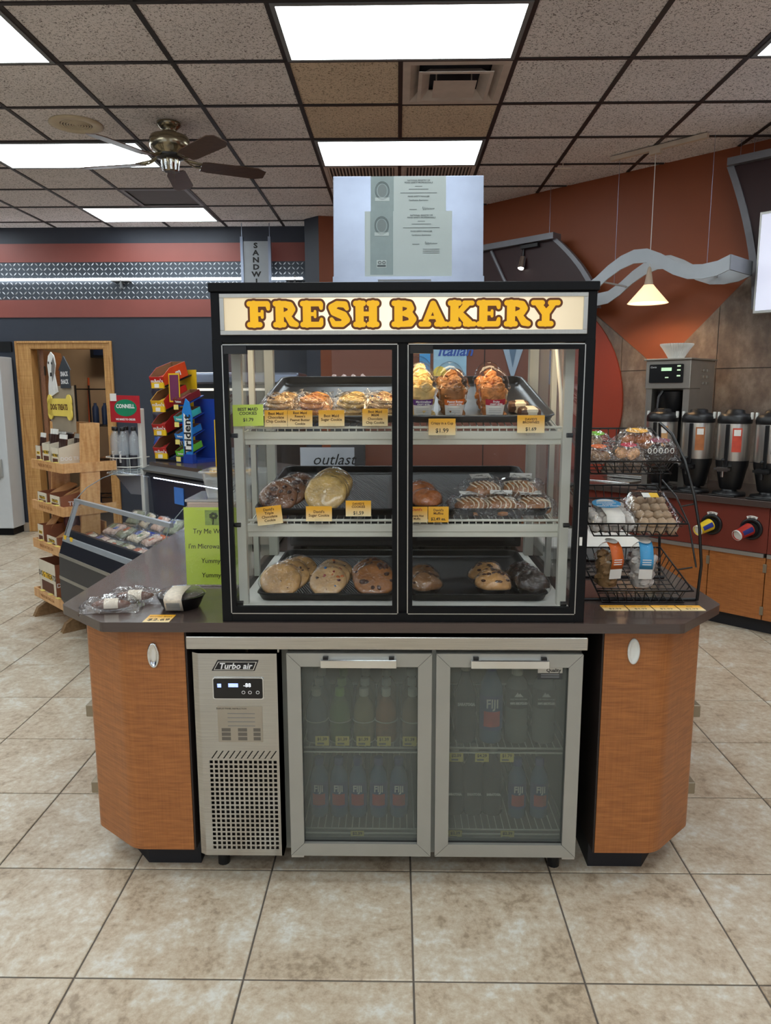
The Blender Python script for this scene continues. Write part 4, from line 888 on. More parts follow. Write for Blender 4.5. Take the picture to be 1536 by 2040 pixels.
for gi, (x, fm, sm_, nm, w_) in enumerate([(.075, M_MARS, PUR, 'marshmallow crisp', ('Marshmallow', 'CRISPY BITES')), (.170, M_PB, ORA, 'peanut butter crisp', ('Peanut Butter', 'CANDY BITES')), (.294, M_FRU, CRI, 'fruity crisp', ('Fruity', 'CRISPY BITES'))]):
    for k in range(3 if gi == 0 else 2):
        domecup('dessert_cup', 'domed cup of %s with %s stripe, %s' % (nm, ['purple', 'orange', 'crimson'][gi], ['front of its line', 'second in its line', 'last in its line'][k]), on(2, x-.003*k, .082+.118*k, .004), fm, sm_, 1.0, 'domed crisp cups on the top shelf', 400+gi*20+k, words=w_, rot=(SHL[2][1], 0, 0))
for k, (x, y, z) in enumerate([(.405, .075, .022), (.385, .16, .022)]):
    t = thing('brownie_pack', ['wrapped brownie in front beside the cups', 'wrapped brownie behind the front one'][k], 'brownie', on(2, x, y, z), (SHL[2][1], 0, .1-.15*k), 'wrapped brownies')
    MB().box(-.034, .034, -.025, .025, -.017, .017).build('brownie', M_CH if 0 else dough('brownie_cake', c(92, 60, 40), 0, .5), t, bev=.012); MB().box(-.017, .026, -.0265, .0265, -.0185, .0185).build('label_band', mat('cream_label', c(224, 212, 186), .5), t, bev=.011)
# ------------------------------------------------------------------ tags
mt, nt_, b_ = newmat('orange_fade_card'); tcn = nt_.nodes.new('ShaderNodeTexCoord'); sx_ = nt_.nodes.new('ShaderNodeSeparateXYZ'); nt_.links.new(tcn.outputs['Generated'], sx_.inputs[0])
rr = nt_.nodes.new('ShaderNodeValToRGB'); rr.color_ramp.elements[0].color = c(246, 226, 178); rr.color_ramp.elements[1].color = c(240, 174, 36); rr.color_ramp.elements[1].position = .8
nt_.links.new(sx_.outputs[2], rr.inputs[0]); nt_.links.new(rr.outputs[0], b_.inputs['Base Color']); inp(b_, 'Roughness', .5)
M_TAGO = mt; M_TAGY = mat('plain_orange_card', c(240, 178, 44), .5, var=.03); M_LIME = mat('lime_card', c(206, 228, 84), .55, var=.02)
def card(lab, cx, y, z, w_, h_, lines, m=None, rz=0, roll=0, grp='printed shelf tags', tilt=-.06, clipz=True):
    o = box('price_tag', m or M_TAGO, -w_/2, w_/2, -.0006, .0006, 0, h_, None, 0, (cx, y, z), (tilt, roll, rz)); tag(o, lab, 'price tag', grp)
    for s_, sz, zz, mm in lines: text(s_, sz, mm, o, (0, -.0009, zz), bold=.0002)
    if clipz: box('tag_clip', M_PET, -.012, .012, -.0016, .01, -.008, .008, o)
    return o
BI = M_BROWNINK; BK = M_INK
card('lime green tag reading 1.79 by the case corner', -.442, 2.183, 1.456, .091, .063, [('BEST MAID', .0125, .049, BK), ('COOKIES', .0125, .037, BK), ('$1.79', .014, .018, BK)], M_LIME, roll=-.02)
card('orange tag for chocolate chip cookies touching the lime tag', -.362, 2.195, 1.453, .068, .049, [('Best Maid', .0115, .039, BI), ('Chocolate', .0115, .028, BI), ('Chip Cookie', .0115, .016, BI)], M_TAGO)
card('orange tag for peanut butter cookies', -.290, 2.195, 1.453, .074, .049, [('Best Maid', .0105, .041, BI), ("Reese's", .0105, .031, BI), ('Peanut Butter', .0105, .020, BI), ('Cookie', .0105, .009, BI)])
card('orange tag for sugar cookies on the top shelf', -.196, 2.195, 1.455, .077, .047, [('Best Maid', .0115, .030, BI), ('Sugar Cookie', .0115, .019, BI)])
card('orange tag for candy topped cookies by the door mullion', -.066, 2.195, 1.455, .076, .051, [('Best Maid', .0105, .042, BI), ('M&M', .0105, .032, BI), ('Chocolate', .0105, .021, BI), ('Chip Cookie', .0105, .010, BI)])
card('tag reading 1.99 below the domed crisp cups', .133, 2.19, 1.428, .080, .049, [('Crispy in a Cup', .0105, .035, BI), ('$1.99', .0175, .013, BK)])
card('tag reading 1.69 below the wrapped brownies', .397, 2.195, 1.434, .081, .052, [("DAVID'S", .0098, .040, BI), ('BROWNIES', .0098, .031, BI), ('$1.69', .0145, .011, BK)])
card('tilted orange tag for triple chocolate cookies', -.386, 2.193, 1.157, .078, .056, [("David's", .0115, .046, BI), ('Triple', .0115, .035, BI), ('Chocolate', .0115, .024, BI), ('Cookie', .0115, .013, BI)], roll=-.12)
card('orange tag for sugar cookies on the middle shelf', -.238, 2.193, 1.167, .079, .046, [("David's", .0115, .029, BI), ('Sugar Cookie', .0115, .018, BI)])
card('pale tag reading 1.59 on the middle shelf', -.118, 2.195, 1.182, .077, .048, [("DAVID'S", .0098, .038, BI), ('COOKIES', .0098, .029, BI), ('$1.59', .0145, .010, BK)])
card('tag reading 2.49 for muffins', .125, 2.193, 1.164, .062, .048, [("David's", .0105, .037, BI), ('Muffins', .0105, .027, BI), ('$2.49 ea.', .0125, .010, BK)], M_TAGY)
card('white and orange nut muffin tag half behind the mullion', .060, 2.191, 1.164, .064, .048, [("David's", .0105, .039, mat('red_ink', c(190, 40, 40), .6)), ('Banana Nut', .0085, .020, BI), ('Muffin', .0085, .011, BI)])
for i, (x, y) in enumerate(((-.30, 2.165), (-.10, 2.165), (.12, 2.165), (.30, 2.165), (.44, 2.165))):
    o = box('price_tag', M_TAGY, -.028, .028, -.011, .011, 0, .0012, None, 0, (x, 2.168, .9048)); tag(o, 'narrow orange tag lying flat on the case floor %s' % ['below the golden cookies', 'below the brown chunk cookies', 'below the bran muffins', 'below the chip muffins', 'below the black muffins'][i], 'price tag', 'flat tags on the case floor')
# ------------------------------------------------------------------ certificates board on top
cb = thing('certificate_board', 'galvanised steel board standing on top of the bakery case', 'board', (.036, 2.50, 1.8565), (-.10, 0, 0))
MB().box(-.246, .246, 0, .012, 0, .397).build('sheet', M_GALV, cb, bev=.001); box('ledge', M_GALV, -.248, .248, -.012, 0, .03, .072, cb); box('slot', M_TROF, -.10, .075, -.0125, -.012, .055, .062, cb); box('foot', M_GALV, -.248, .248, -.012, .10, 0, .03, cb)
M_CERT = mat('pale_certificate', c(172, 182, 180), .6, var=.02); M_CERTB = mat('certificate_column', c(132, 146, 146), .6, var=.06, scale=30); M_CINK = mat('grey_ink', c(70, 78, 80), .6)  # greyness of the backlit sheets is put into the paper colours
def cert(lab, x, y, z, w_, h_, big):
    o = box('certificate', M_CERT, -w_/2, w_/2, 0, .0008, 0, h_, None, 0, (0, 0, 0)); tag(o, lab, 'certificate', 'food safety certificates')
    mw = Matrix.Translation((.036, 2.50, 1.8565)) @ Matrix.Rotation(-.10, 4, 'X') @ Matrix.Translation((x, y, z)); o.matrix_world = mw
    xl = -w_/2+(.018 if big else 0); s_ = .2
    box('side_column', M_CERTB, xl, xl+.075, -.0004, 0, .008, h_, o)
    sc = MB()
    for r in (.020, .023): sc.tube([(xl+.0375+r*math.cos(2*PI*i/30), -.0006, h_-.046+r*1.25*math.sin(2*PI*i/30)) for i in range(30)], .0007, 5, closed=True)
    sc.build('seal', M_CINK, o); MB().prism([(xl+.0375+.015*math.cos(2*PI*i/24), h_-.046+.02*math.sin(2*PI*i/24)) for i in range(24)], -.0007, -.0004, 'y').build('seal_centre', mat('seal_grey', c(112, 122, 122), .6), o)
    box('seal_ribbon', M_CERT, xl+.014, xl+.061, -.001, -.0004, h_-.079, h_-.068, o)
    ab = box('agency_mark', M_CERT, xl+.021, xl+.053, -.0008, -.0004, .030, .055, o); box('agency_bar', M_CINK, xl+.023, xl+.051, -.0011, -.0008, .033, .039, o)
    for k in (0, 1): ab2 = MB().tube([(xl+.031+k*.014+.005*math.cos(2*PI*i/16), -.0011, .047+.004*math.sin(2*PI*i/16)) for i in range(16)], .0009, 5, closed=True).build('agency_ring', M_CINK, o)
    cx = xl+.075+(w_/2-xl-.075)/2-.004
    text('NATIONAL REGISTRY OF', .0066, M_CINK, o, (cx, -.0006, h_-.014)); text('FOOD SAFETY PROFESSIONALS', .0066, M_CINK, o, (cx, -.0006, h_-.021))
    for zz, hw in ((.032, .012), (.041, .032), (.053, .06)): box('print_line', M_CINK, cx-hw, cx+hw, -.0007, -.0003, h_-zz-.0012, h_-zz, o)
    text('FOOD SAFETY MANAGER', .0062, M_CINK, o, (cx, -.0006, h_-.065)); text('Certification Examination', .0062, M_CINK, o, (cx, -.0006, h_-.077))
    MB().tube([(cx+.012+.0016*i, -.0008, h_-.104+.007*math.sin(i*1.9)*math.exp(-.06*i)) for i in range(26)], .0005, 5).build('signature', M_CINK, o)
    box('print_line', M_CINK, cx-.03, cx-.006, -.0007, -.0003, h_-.107, h_-.1058, o)
    for k in range(3): box('print_line', M_CINK, cx+.005, cx+.06, -.0007, -.0003, h_-.123-k*.006, h_-.1218-k*.006, o)
cert('pale certificate at the top edge of the steel board', .0, -.0012, .190, .246, .206, False)
cert('larger certificate overlapping the upper one on the steel board', .0, -.0026, .072, .286, .212, True)
# ================================================================== THINGS ON THE ISLAND
# green sign
gs = thing('counter_sign', 'lime green upright sign in clear holder behind the black lidded bowl', 'sign', (-.645, 2.51, CTZ), (0, 0, 0))
box('sheet', M_LIME, -.1, .1, 0, .001, .008, .285, gs); box('holder_pane', M_PET, -.102, .102, -.003, -.0018, .0, .288, gs); box('holder_foot', M_PET, -.102, .102, -.003, .06, 0, .003, gs)
for s_, z in (('Try Me Warm', .200), ("I'm Microwaveable", .146), ('Yummy!!', .094), ('Yummy!!', .042)): text(s_, .0245, M_INK, gs, (-.006, -.0006, z), sx=.9, shear=.08)
MB().box(-.026, .026, -.0006, 0, .222, .275).build('picture', mat('picture_green', c(150, 176, 92), .6, var=.25, scale=60), gs)
pf = MB(); rd = random.Random(5)
for i in range(7): 
    a = i*.9; pf.prism([(.004+.010*math.cos(a)+.006*math.cos(t), .255+.008*math.sin(a)+.005*math.sin(t)) for t in [k*PI/4 for k in range(8)]], -.0010-.0001*i, -.0006, 'y')
pf.prism([(-.002, .224), (.004, .224), (.006, .25), (.002, .25)], -.001, -.0006, 'y').build('picture_print', mat('dark_green_ink', c(50, 66, 34), .6), gs)
M_TAGFL = M_TAGO.copy(); _n = M_TAGFL.node_tree; _s = [n for n in _n.nodes if n.type == 'SEPXYZ'][0]; _r = [n for n in _n.nodes if n.type == 'VALTORGB'][0]; _n.links.new(_s.outputs[1], _r.inputs[0])
# strudel packs
def strudel(lab, loc, rz, seed):
    t = thing('pastry_pack', lab, 'pastry', loc, (0, 0, rz), 'wrapped strudel sticks on the counter')
    v, f = blob(.062, .018, .017, 18, 8, .03, seed); MB().add(v, f, 0, True, Matrix.Translation((.0, 0, .019))).build('pastry', dough('strudel_crust', c(100, 56, 34), 0), t)
    rows = [[(x, .0195*math.cos(a), .0195+.019*math.sin(a)) for a in [-.5+k*(PI+1)/10 for k in range(11)]] for x in (-.018, .026)]
    MB().strip(rows).build('label_paper', mat('printed_label', c(226, 214, 196), .6, var=.12, scale=120), t)
    pillow(.185, .085, .044, seed).build('bag', M_WRAP, t)
strudel('wrapped brown strudel stick at the counter front edge', (-.905, 2.225, CTZ), .12, 21); strudel('wrapped strudel stick lying behind the front one', (-.865, 2.325, CTZ), .08, 22)
# bowl
bw = thing('lidded_bowl', 'black round takeaway bowl with clear lid and paper label', 'bowl', (-.692, 2.262, CTZ))
MB().lathe([(.050, 0), (.058, .006), (.072, .036), (.075, .042), (.0765, .043), (.0765, .045)], 36).build('bowl', mat('black_glossy_plastic', c(16, 16, 18), .22), bw)
MB().lathe([(.0775, .043), (.0785, .046), (.074, .050), (.066, .056), (.05, .060), (.0, .0605)], 36).build('lid', M_PET, bw)
MB().lathe([(.07, .046), (.04, .05), (.001, .052)], 24).build('food', mat('dark_food', c(70, 62, 58), .6, var=.3, scale=60), bw)
R_ = .024; g = MB(); rows = []
for y, z in ((.03, .0625), (-.035, .0620), (-.066, .0575), (-.079, .047), (-.076, .036), (-.062, .006)): rows.append([(x-.004, y, z) for x in (-.028, 0, .028)])
g.strip(rows); g.build('label_paper', MATS['printed_label'], bw, solid=.0006)
for i in range(7): box('print_line', M_TROF, -.024, .018, -.002, 0, 0, .002, bw, loc=(-.001, -.0772+.0034*(i-3)*(0), .0), rot=(0, 0, 0)).location = (-.001, -.0708-.0012*i, .012+.0035*i)
o = box('price_tag', M_TAGFL, -.04, .04, -.036, .036, 0, .0012, None, 0, (-.724, 2.138, CTZ+.0003)); tag(o, 'yellow tag reading 2.69 lying in front of the lidded bowl', 'price tag')
M_TAGF = M_TAGO
text('$2.69', .030, M_INK, o, (.002, -.014, .0014), (0, 0, 0), bold=.0005, ext=.0001); text('Strudel Bites', .0135, M_BROWNINK, o, (0, .016, .0014), (0, 0, 0), ext=.0001)
# tags before the rack
for i in range(4):
    xa = .652+i*.0805; o = box('price_tag', M_TAGFL, -.038, .038, -.027, .027, 0, .0012, None, 0, (xa+.038, 2.262, CTZ+.0003), (0, 0, 0)); tag(o, 'yellow tag lying flat before the wire basket stand, %s' % ['next to the bakery case', 'second from the bakery case', 'third from the bakery case', 'farthest from the bakery case'][i], 'price tag', 'flat tags before the basket stand')
    text(['$3.99', '$4.99', '$2.99', '$2.79'][i], .018, M_INK, o, (0, -.012, .0014), (0, 0, 0), ext=.0001); text(['Sugar Donut Holes', 'Mini Muffins', 'Danish', 'Bites'][i], .0095, M_BROWNINK, o, (0, .010, .0014), (0, 0, 0), ext=.0001)
# ------------------------------------------------------------------ wire rack
RK = thing('wire_basket_stand', 'three tier black wire basket stand beside the bakery case', 'basket stand', (.79, 2.34, CTZ))
KX, KY = .79, 2.34
def basket(x0, x1, yf, zf, yb, zb, hf, hb, n=10):
    """front rim (yf, zf) to back rim (yb, zb); walls drop hf / hb"""
    g = MB(); ins = .022; r = .0026
    A = [(x0, yf, zf), (x1, yf, zf), (x1, yb, zb), (x0, yb, zb)]; B = [(x0+ins, yf+.014, zf-hf), (x1-ins, yf+.014, zf-hf), (x1-ins, yb-.01, zb-hb), (x0+ins, yb-.01, zb-hb)]
    L_ = lambda p: (p[0]-KX, p[1]-KY, p[2]-CTZ); A = [Vector(L_(p)) for p in A]; B = [Vector(L_(p)) for p in B]
    g.tube(A, .0034, 7, closed=True).tube(B, r, 6, closed=True)
    for i in range(1, n): 
        t = i/n; a = A[0].lerp(A[1], t); b = B[0].lerp(B[1], t); cc = B[3].lerp(B[2], t); dd = A[3].lerp(A[2], t); g.tube([a, b, cc, dd], .0019, 5)
    for i in range(1, n):
        t = i/n; a = A[0].lerp(A[3], t); b = B[0].lerp(B[3], t); cc = B[1].lerp(B[2], t); dd = A[1].lerp(A[2], t); g.tube([a, b, cc, dd], .0019, 5)
    return g.build('basket', M_BLKW, RK)
basket(.645, .952, 2.30, .921, 2.61, .998, .042, .045); basket(.612, .925, 2.315, 1.138, 2.62, 1.224, .042, .045); basket(.600, .900, 2.335, 1.335, 2.63, 1.426, .040, .045)
for xs, nm in ((.985, 1), (.59, -1)):
    def arc(P): return [(p[0]-KX, p[1]-KY, p[2]-CTZ) for p in P]
    k = -.045 if nm > 0 else .02
    pts = [(xs, 2.345, .878), (xs, 2.33, 1.0), (xs+k*.3, 2.33, 1.12), (xs+k*.55, 2.36, 1.22), (xs+k*.8, 2.43, 1.33), (xs+k, 2.53, 1.41), (xs+k*1.2, 2.63, 1.445)]
    P = []
    for i in range(len(pts)-1):
        for t in (0, .33, .66): P.append(Vector(pts[i]).lerp(Vector(pts[i+1]), t))
    P.append(Vector(pts[-1])); MB().tube(arc(P), .005, 8).build('side_arch', M_BLKW, RK)
    MB().tube(arc([(xs+k*1.2, 2.63, 1.445), (xs+k*.8, 2.64, 1.2), (xs+k*.4, 2.645, .88)]), .005, 8).build('rear_upright', M_BLKW, RK)
    for zz, y in ((.95, 2.33), (1.16, 2.345)):
        MB().tube(arc([(xs-.015*nm*.5, y+.05, zz+.03), (xs-.05*nm, y+.06, zz+.02)]), .003, 6).build('arch_tie', M_BLKW, RK)
    MB().tube(arc([(xs-.045*nm, 2.60, 1.245), (xs-.03*nm, 2.50, 1.20), (xs-.02*nm, 2.40, 1.12), (xs-.012*nm, 2.34, .99)]), .003, 6).build('inner_arch', M_BLKW, RK)
MB().tube([(.59-KX, 2.645-KY, .004), (.985-KX, 2.645-KY, .004)], .005, 8).build('rear_foot', M_BLKW, RK); MB().tube([(.59-KX, 2.35-KY, .0045), (.985-KX, 2.35-KY, .0045)], .0045, 8).build('front_foot', M_BLKW, RK)
# contents, bottom basket
M_OATS = dough('oat_cluster', c(150, 116, 76), 0, 0); M_SUG = dough('powdered_sugar', c(206, 200, 194), 0, 0); M_GLZ = dough('glazed_bites', c(176, 150, 122), 0, .2)
OR2 = mat('orange_label', c(214, 104, 40), .5); BL2 = mat('sky_blue_label', c(70, 156, 208), .5)
def bcup(lab, loc, fill, m, seed):
    t = domecup('treat_cup', lab, loc, fill, m, 1.02, 'treat cups in the low basket', seed, 16)
    rows = []
    for y, z in ((.022, .146), (-.004, .158), (-.03, .146), (-.047, .121), (-.053, .105), (-.049, .08)): rows.append([(x, y, z) for x in (-.021, 0, .021)])
    MB().strip(rows).build('label_strap', m, t, solid=.0008); MB().strip([[(x, -.049-.0, .08), ] for x in (0,)]) if 0 else None
    MB().prism([(.019*math.cos(2*PI*i/20), .004+.024*math.sin(2*PI*i/20)) for i in range(20)], .1585, .1592).build('label_oval', M_PAPER, t)
    box('label_paper', M_PAPER, -.021, .021, -.0485, -.0475, .045, .08, t)
    for i in range(3): box('print_line', M_WINK, -.014, .014, -.0535, -.0525, .112-.008*i, .115-.008*i, t)
    t.rotation_euler = (.17, 0, .25); return t
bcup('clear cup of brown clusters with an orange strap label', (.698, 2.395, .914), M_OATS, OR2, 600); bcup('clear cup of white sugared bites with a blue strap label', (.815, 2.395, .914), M_SUG, BL2, 620).rotation_euler = (.17, 0, -.1)
# middle basket: clamshells
def clam(lab, loc, fill, w_, d_, h_, seed, rot, flip=False):
    t = thing('clamshell_tray', lab, 'plastic tray', loc, rot, 'clear trays in the middle basket')
    g = MB(); rows = []
    for ins, z in ((.012, 0), (.004, h_*.55), (-.004, h_*.56), (-.004, h_*.58), (.004, h_*.6), (.016, h_), (.03, h_*1.02)): rows.append([(p[0], p[1], z) for p in rrect(-w_/2+ins, w_/2-ins, -d_/2+ins, d_/2-ins, .018, 4)])
    g.strip(rows, closed=True); n = len(rows[0]); g.add(rows[0], [tuple(range(n))[::-1]]); g.add(rows[-1], [tuple(range(n))]); g.build('tray', M_PET, t)
    rd = random.Random(seed); k = 0
    for lay in range(2):
        for i in range(4):
            for j in range(4):
                v, f = blob(.0185, .0175, .016, 10, 7, .08, seed+k); k += 1
                q = MB().add(v, f, 0, True).build('bite', fill, t, (-w_/2+.03+i*(w_-.06)/3+rd.uniform(-.004, .004), -d_/2+.03+j*(d_-.06)/3, .018+lay*.026))
    return t
c1 = clam('clear tray of powdered bites with a round blue label', (.700, 2.43, 1.112), M_SUG, .165, .17, .068, 700, (.28, 0, .05))
MB().prism([(.048*math.cos(2*PI*i/28), .025+.036*math.sin(2*PI*i/28)) for i in range(28)], .0695, .0703).build('round_label', BL2, c1); MB().prism([(.03*math.cos(PI*i/14), .034+.018*math.sin(PI*i/14)+.004) for i in range(15)], .0704, .0708).build('label_cap', M_PAPER, c1)
text('POWDERED', .012, M_WINK, c1, (0, .026, .0705), (0, 0, 0), bold=.0003, ext=.0001); text('SUGAR', .011, M_WINK, c1, (0, .014, .0705), (0, 0, 0), bold=.0003, ext=.0001); text('DONUT HOLES', .011, M_WINK, c1, (0, .003, .0705), (0, 0, 0), bold=.0003, ext=.0001)
lp = MB().strip([[(x, y, z) for x in (-.028, .032)] for y, z in ((-.008, .0695), (-.066, .0695), (-.08, .052), (-.086, .043))]).build('label_paper', M_PAPER, c1, solid=.0005)
c2 = clam('clear tray of glazed bites with a yellow price label', (.852, 2.45, 1.116), M_GLZ, .15, .22, .078, 760, (.30, 0, -.08))
box('price_label', M_YEL, .002, .03, .035, .07, .080, .0806, c2); box('label_paper', M_PAPER, -.022, .002, .035, .07, .080, .0806, c2)
# top basket packs
def tpack(lab, loc, rot, w_, d_, h_, fill, lblc, seed, words='', n=7):
    t = thing('bakery_pack', lab, 'bakery pack', loc, rot, 'wrapped packs in the top basket')
    rd = random.Random(seed); g = MB()
    for i in range(n):
        v, f = blob(w_*.16, d_*.2, h_*.36, 10, 6, .1, seed+i); g.add(v, f, 0, False, Matrix.Translation((rd.uniform(-.28, .28)*w_, rd.uniform(-.22, .22)*d_, h_*.40)))
    g.build('food', fill, t); pillow(w_, d_, h_*1.05, seed).build('bag', M_WRAP, t)
    MB().prism([(w_*.26*math.cos(2*PI*i/24), d_*.08+d_*.2*math.sin(2*PI*i/24)) for i in range(24)], h_*1.06, h_*1.07).build('oval_label', lblc, t)
    if words: text(words, .011, M_WINK, t, (0, d_*.08, h_*1.08), (0, 0, 0), bold=.0003, ext=.0001)
M_NUT = mat('nutty_squares', c(150, 120, 92), .6, var=.4, scale=90, bump=.5); M_PKS = mat('pink_sprinkle_squares', c(212, 164, 120), .6, var=.35, scale=90, bump=.5); M_CARA = dough('caramel_pastry', c(168, 100, 44), 0, .5)
tpack('nutty squares in film with a green oval label', (.675, 2.53, 1.366), (.30, 0, .0), .13, .10, .045, M_NUT, mat('lime_label', c(120, 188, 50), .5), 800)
tpack('caramel pastries in film with a yellow arc label', (.815, 2.53, 1.366), (.32, 0, .1), .15, .11, .055, M_CARA, mat('amber_label', c(226, 168, 50), .5), 810)
tpack('grey brown squares in film with an orange label', (.655, 2.405, 1.335), (.30, 0, .0), .10, .09, .042, M_NUT, OR2, 820)
tpack('pink speckled squares in film with a crimson label', (.752, 2.405, 1.335), (.30, 0, -.04), .10, .09, .046, M_PKS, CRI, 830)
tpack('dark chocolate cakes with white swirls in film', (.853, 2.41, 1.338), (.34, 0, -.08), .125, .095, .058, M_DARKM, mat('maroon_label', c(110, 40, 60), .5), 840)
q = MB()
for i in range(5):
    q.tube([(.81+.018*i+.005*math.cos(t), 2.365+.0, 1.367+.008*math.sin(t)) for t in [k*PI/6 for k in range(12)]], .0013, 5, closed=True)
sw = q.build('icing_swirls', M_WHT, None); 
for ob in list(bpy.data.objects):
    if ob.get('label') == 'dark chocolate cakes with white swirls in film': sw.parent = ob; sw.matrix_parent_inverse = (Matrix.Translation(ob.location) @ ob.rotation_euler.to_matrix().to_4x4()).inverted()
sw['kind'] = 'stuff'
# flat white appliance, dark ovens and cartons behind the case
wa = thing('hot_plate', 'flat white appliance with grey front behind the wire basket stand', 'appliance', (.81, 3.08, CTZ))
MB().box(-.21, .21, -.18, .22, .012, .066).build('body', M_WHT, wa, bev=.008); box('front_panel', mat('grey_fascia', c(150, 152, 150), .4), -.205, .205, -.183, -.179, .014, .058, wa); box('socket', M_BLKP, .12, .16, -.185, -.183, .025, .045, wa)
for x in (-.17, .17):
    for y in (-.14, .18): MB().cyl((x, y, 0), (x, y, .012), .012, n=10).build('foot', M_RUB, wa)
def oven(lab, x, w_, h_, m, seed):
    t = thing('microwave_oven', lab, 'microwave', (x, 3.14, CTZ), (0, 0, 0), 'ovens behind the bakery case')
    MB().box(-w_/2, w_/2, 0, .36, .012, h_).build('body', m, t, bev=.008); box('rear_plate', mat('oven_back', c(58, 56, 56), .45), -w_/2+.03, w_/2-.03, -.003, 0, .04, h_-.04, t, .001)
    MB().tube([(.02+.09*math.cos(a), -.006, h_*.5+.07*math.sin(a)) for a in [PI+k*PI/10 for k in range(13)]], .004, 6).build('cord', M_RUB, t)
    for i in range(6): box('vent_slot', M_BLKP, -w_*.3+i*.02, -w_*.3+.012+i*.02, -.0045, -.003, h_*.7, h_*.8, t)
    for q in (-1, 1): MB().cyl((q*(w_/2-.05), .06, 0), (q*(w_/2-.05), .06, .013), .014, n=8).build('foot', M_RUB, t)
oven('dark grey microwave back seen through the bakery case, with cord', -.22, .50, .30, mat('oven_grey', c(70, 68, 68), .4), 1); oven('black microwave back seen through the bakery case, by the muffins', .30, .48, .32, mat('oven_black', c(30, 28, 28), .35), 2)
# drink station behind the island
ds = thing('drink_station', 'reddish brown drink station panel with frozen drink poster behind the case', 'drink station', (.22, 4.55, 0))
M_RB = mat('red_brown_laminate', c(112, 66, 52), .45, var=.05, scale=3)
box('back_panel', M_RB, -.62, .78, 0, .05, 0, 2.05, ds); box('counter', M_LAM, -.62, .78, -.34, 0, .84, .875, ds); box('cabinet', M_VENEER, -.60, .76, -.30, 0, .1, .84, ds); box('toe_kick', M_TOE, -.58, .74, -.26, 0, 0, .1, ds)
for x in (-.14, .31): box('seam', M_DKBOARD, x-.003, x+.003, -.002, 0, .875, 2.05, ds)
po = box('poster', mat('pale_blue_poster', c(150, 190, 214), .5, var=.15, scale=12), .0, .2, -.006, -.003, 1.585, 1.90, ds); text('Italian', .09, mat('blue_ink', c(44, 80, 160), .5), ds, (.13, -.0075, 1.80), shear=.3, bold=.002)
box('cup_print', mat('blue_drink', c(70, 150, 210), .5), -.085, -.02, -.006, -.003, 1.60, 1.80, ds); MB().prism([(-.01+.05+.045*math.cos(2*PI*i/20), 1.66+.05*math.sin(2*PI*i/20)) for i in range(20)], -.0085, -.006, 'y').build('fruit_print', mat('lemon_print', c(232, 206, 90), .5), ds); MB().prism([(.14+.04*math.cos(2*PI*i/20), 1.65+.045*math.sin(2*PI*i/20)) for i in range(20)], -.0085, -.006, 'y').build('fruit_print', mat('brown_print', c(150, 90, 60), .5), ds)
pn = MB().prism([(.36, 2.0), (.60, 2.0), (.48, 1.62)], -.008, -.003, 'y').build('pennant', mat('blue_grey_pennant', c(150, 170, 190), .5), ds); MB().prism([(.42, 1.98), (.53, 1.98), (.48, 1.70)], -.010, -.008, 'y').build('pennant_print', mat('slate_ink', c(84, 110, 136), .5), ds)
ou = box('tent_card', mat('pale_grey_card', c(188, 192, 200), .6), -.13, .13, 0, .002, 0, .42, None, 0, (-.335, 3.50, CTZ)); tag(ou, 'pale grey card with handwritten style lettering behind the bakery case', 'sign'); text('outlast', .075, M_INK, ou, (.03, -.001, .36), shear=.3); text('CATERING', .028, M_TROF, ou, (.03, -.001, .29))
# straws in a holder
sh_ = thing('straw_holder', 'dark holder of paper wrapped straws on the drink station', 'straw holder', (-.29, 4.36, .875))
MB().box(-.10, .10, -.06, .06, 0, .56).build('holder', mat('grey_smoke_box', c(60, 60, 62), .3), sh_)
for i in range(4):
    bx_ = MB()
    for k in range(4): bx_.cyl((-.075+i*.05+.006*k, 0, .50), (-.085+i*.055+.012*k, .0, .74), .0035, n=6)
    bx_.build('straw_bundle', mat('straw_red', c(150, 110, 106), .6) if i % 2 else M_PAPER, sh_)['kind'] = 'stuff'
    MB().add(*blob(.02, .015, .02, 8, 5, .2, i), sm=False, M=Matrix.Translation((-.082+i*.057, 0, .76))).build('straw_tips', mat('tip_pink', c(214, 190, 186), .6), sh_)
# ================================================================== COFFEE WALL (45 degrees)
BW = 5.749; CB = BW-.84
def cw(name, lab, cat, s, b, z=0, grp=None): return thing(name, lab, cat, DG(s, b, z), (0, 0, RD), grp)
cc_ = cw('coffee_counter', 'long coffee counter with maroon fascia and orange veneer doors along diagonal wall', 'counter', -1.9, CB)
SX = lambda s: s+1.9
box('worktop', M_LAM, SX(-3.55), SX(.4), -.035, .835, .832, .875, cc_, .004)
M_MAR = mat('maroon_fascia', c(112, 46, 34), .45, var=.05, scale=4)
box('carcass', M_DKBOARD, SX(-3.52), SX(.38), .02, .82, .095, .832, cc_); box('toe_kick', M_TOE, SX(-3.5), SX(.36), .06, .8, 0, .095, cc_)
seg = [-3.52, -2.72, -1.93, -1.545, -.77, .38]
for a, b in ((-3.52, -1.585), (-1.585, .38)): box('fascia_panel', M_MAR, SX(a)+.002, SX(b)-.002, -.004, .02, .535, .832, cc_)
for a, b in ((-3.52, -2.72), (-2.72, -1.945), (-1.945, -1.585), (-1.585, -.78), (-.78, .38)):
    d_ = box('door', M_VENEER, SX(a)+.003, SX(b)-.003, -.004, .02, .10, .505, cc_)
    for z in (.16, .44): box('hinge', M_HINGE, SX(b)-.014, SX(b)+.008, -.012, -.003, z-.028, z+.028, d_, .002)
for a, b in ((-3.52, -1.96), (-1.96, -1.6), (-1.58, .38)): box('finger_rail', M_ALU, SX(a), SX(b), -.014, .004, .507, .532, cc_)
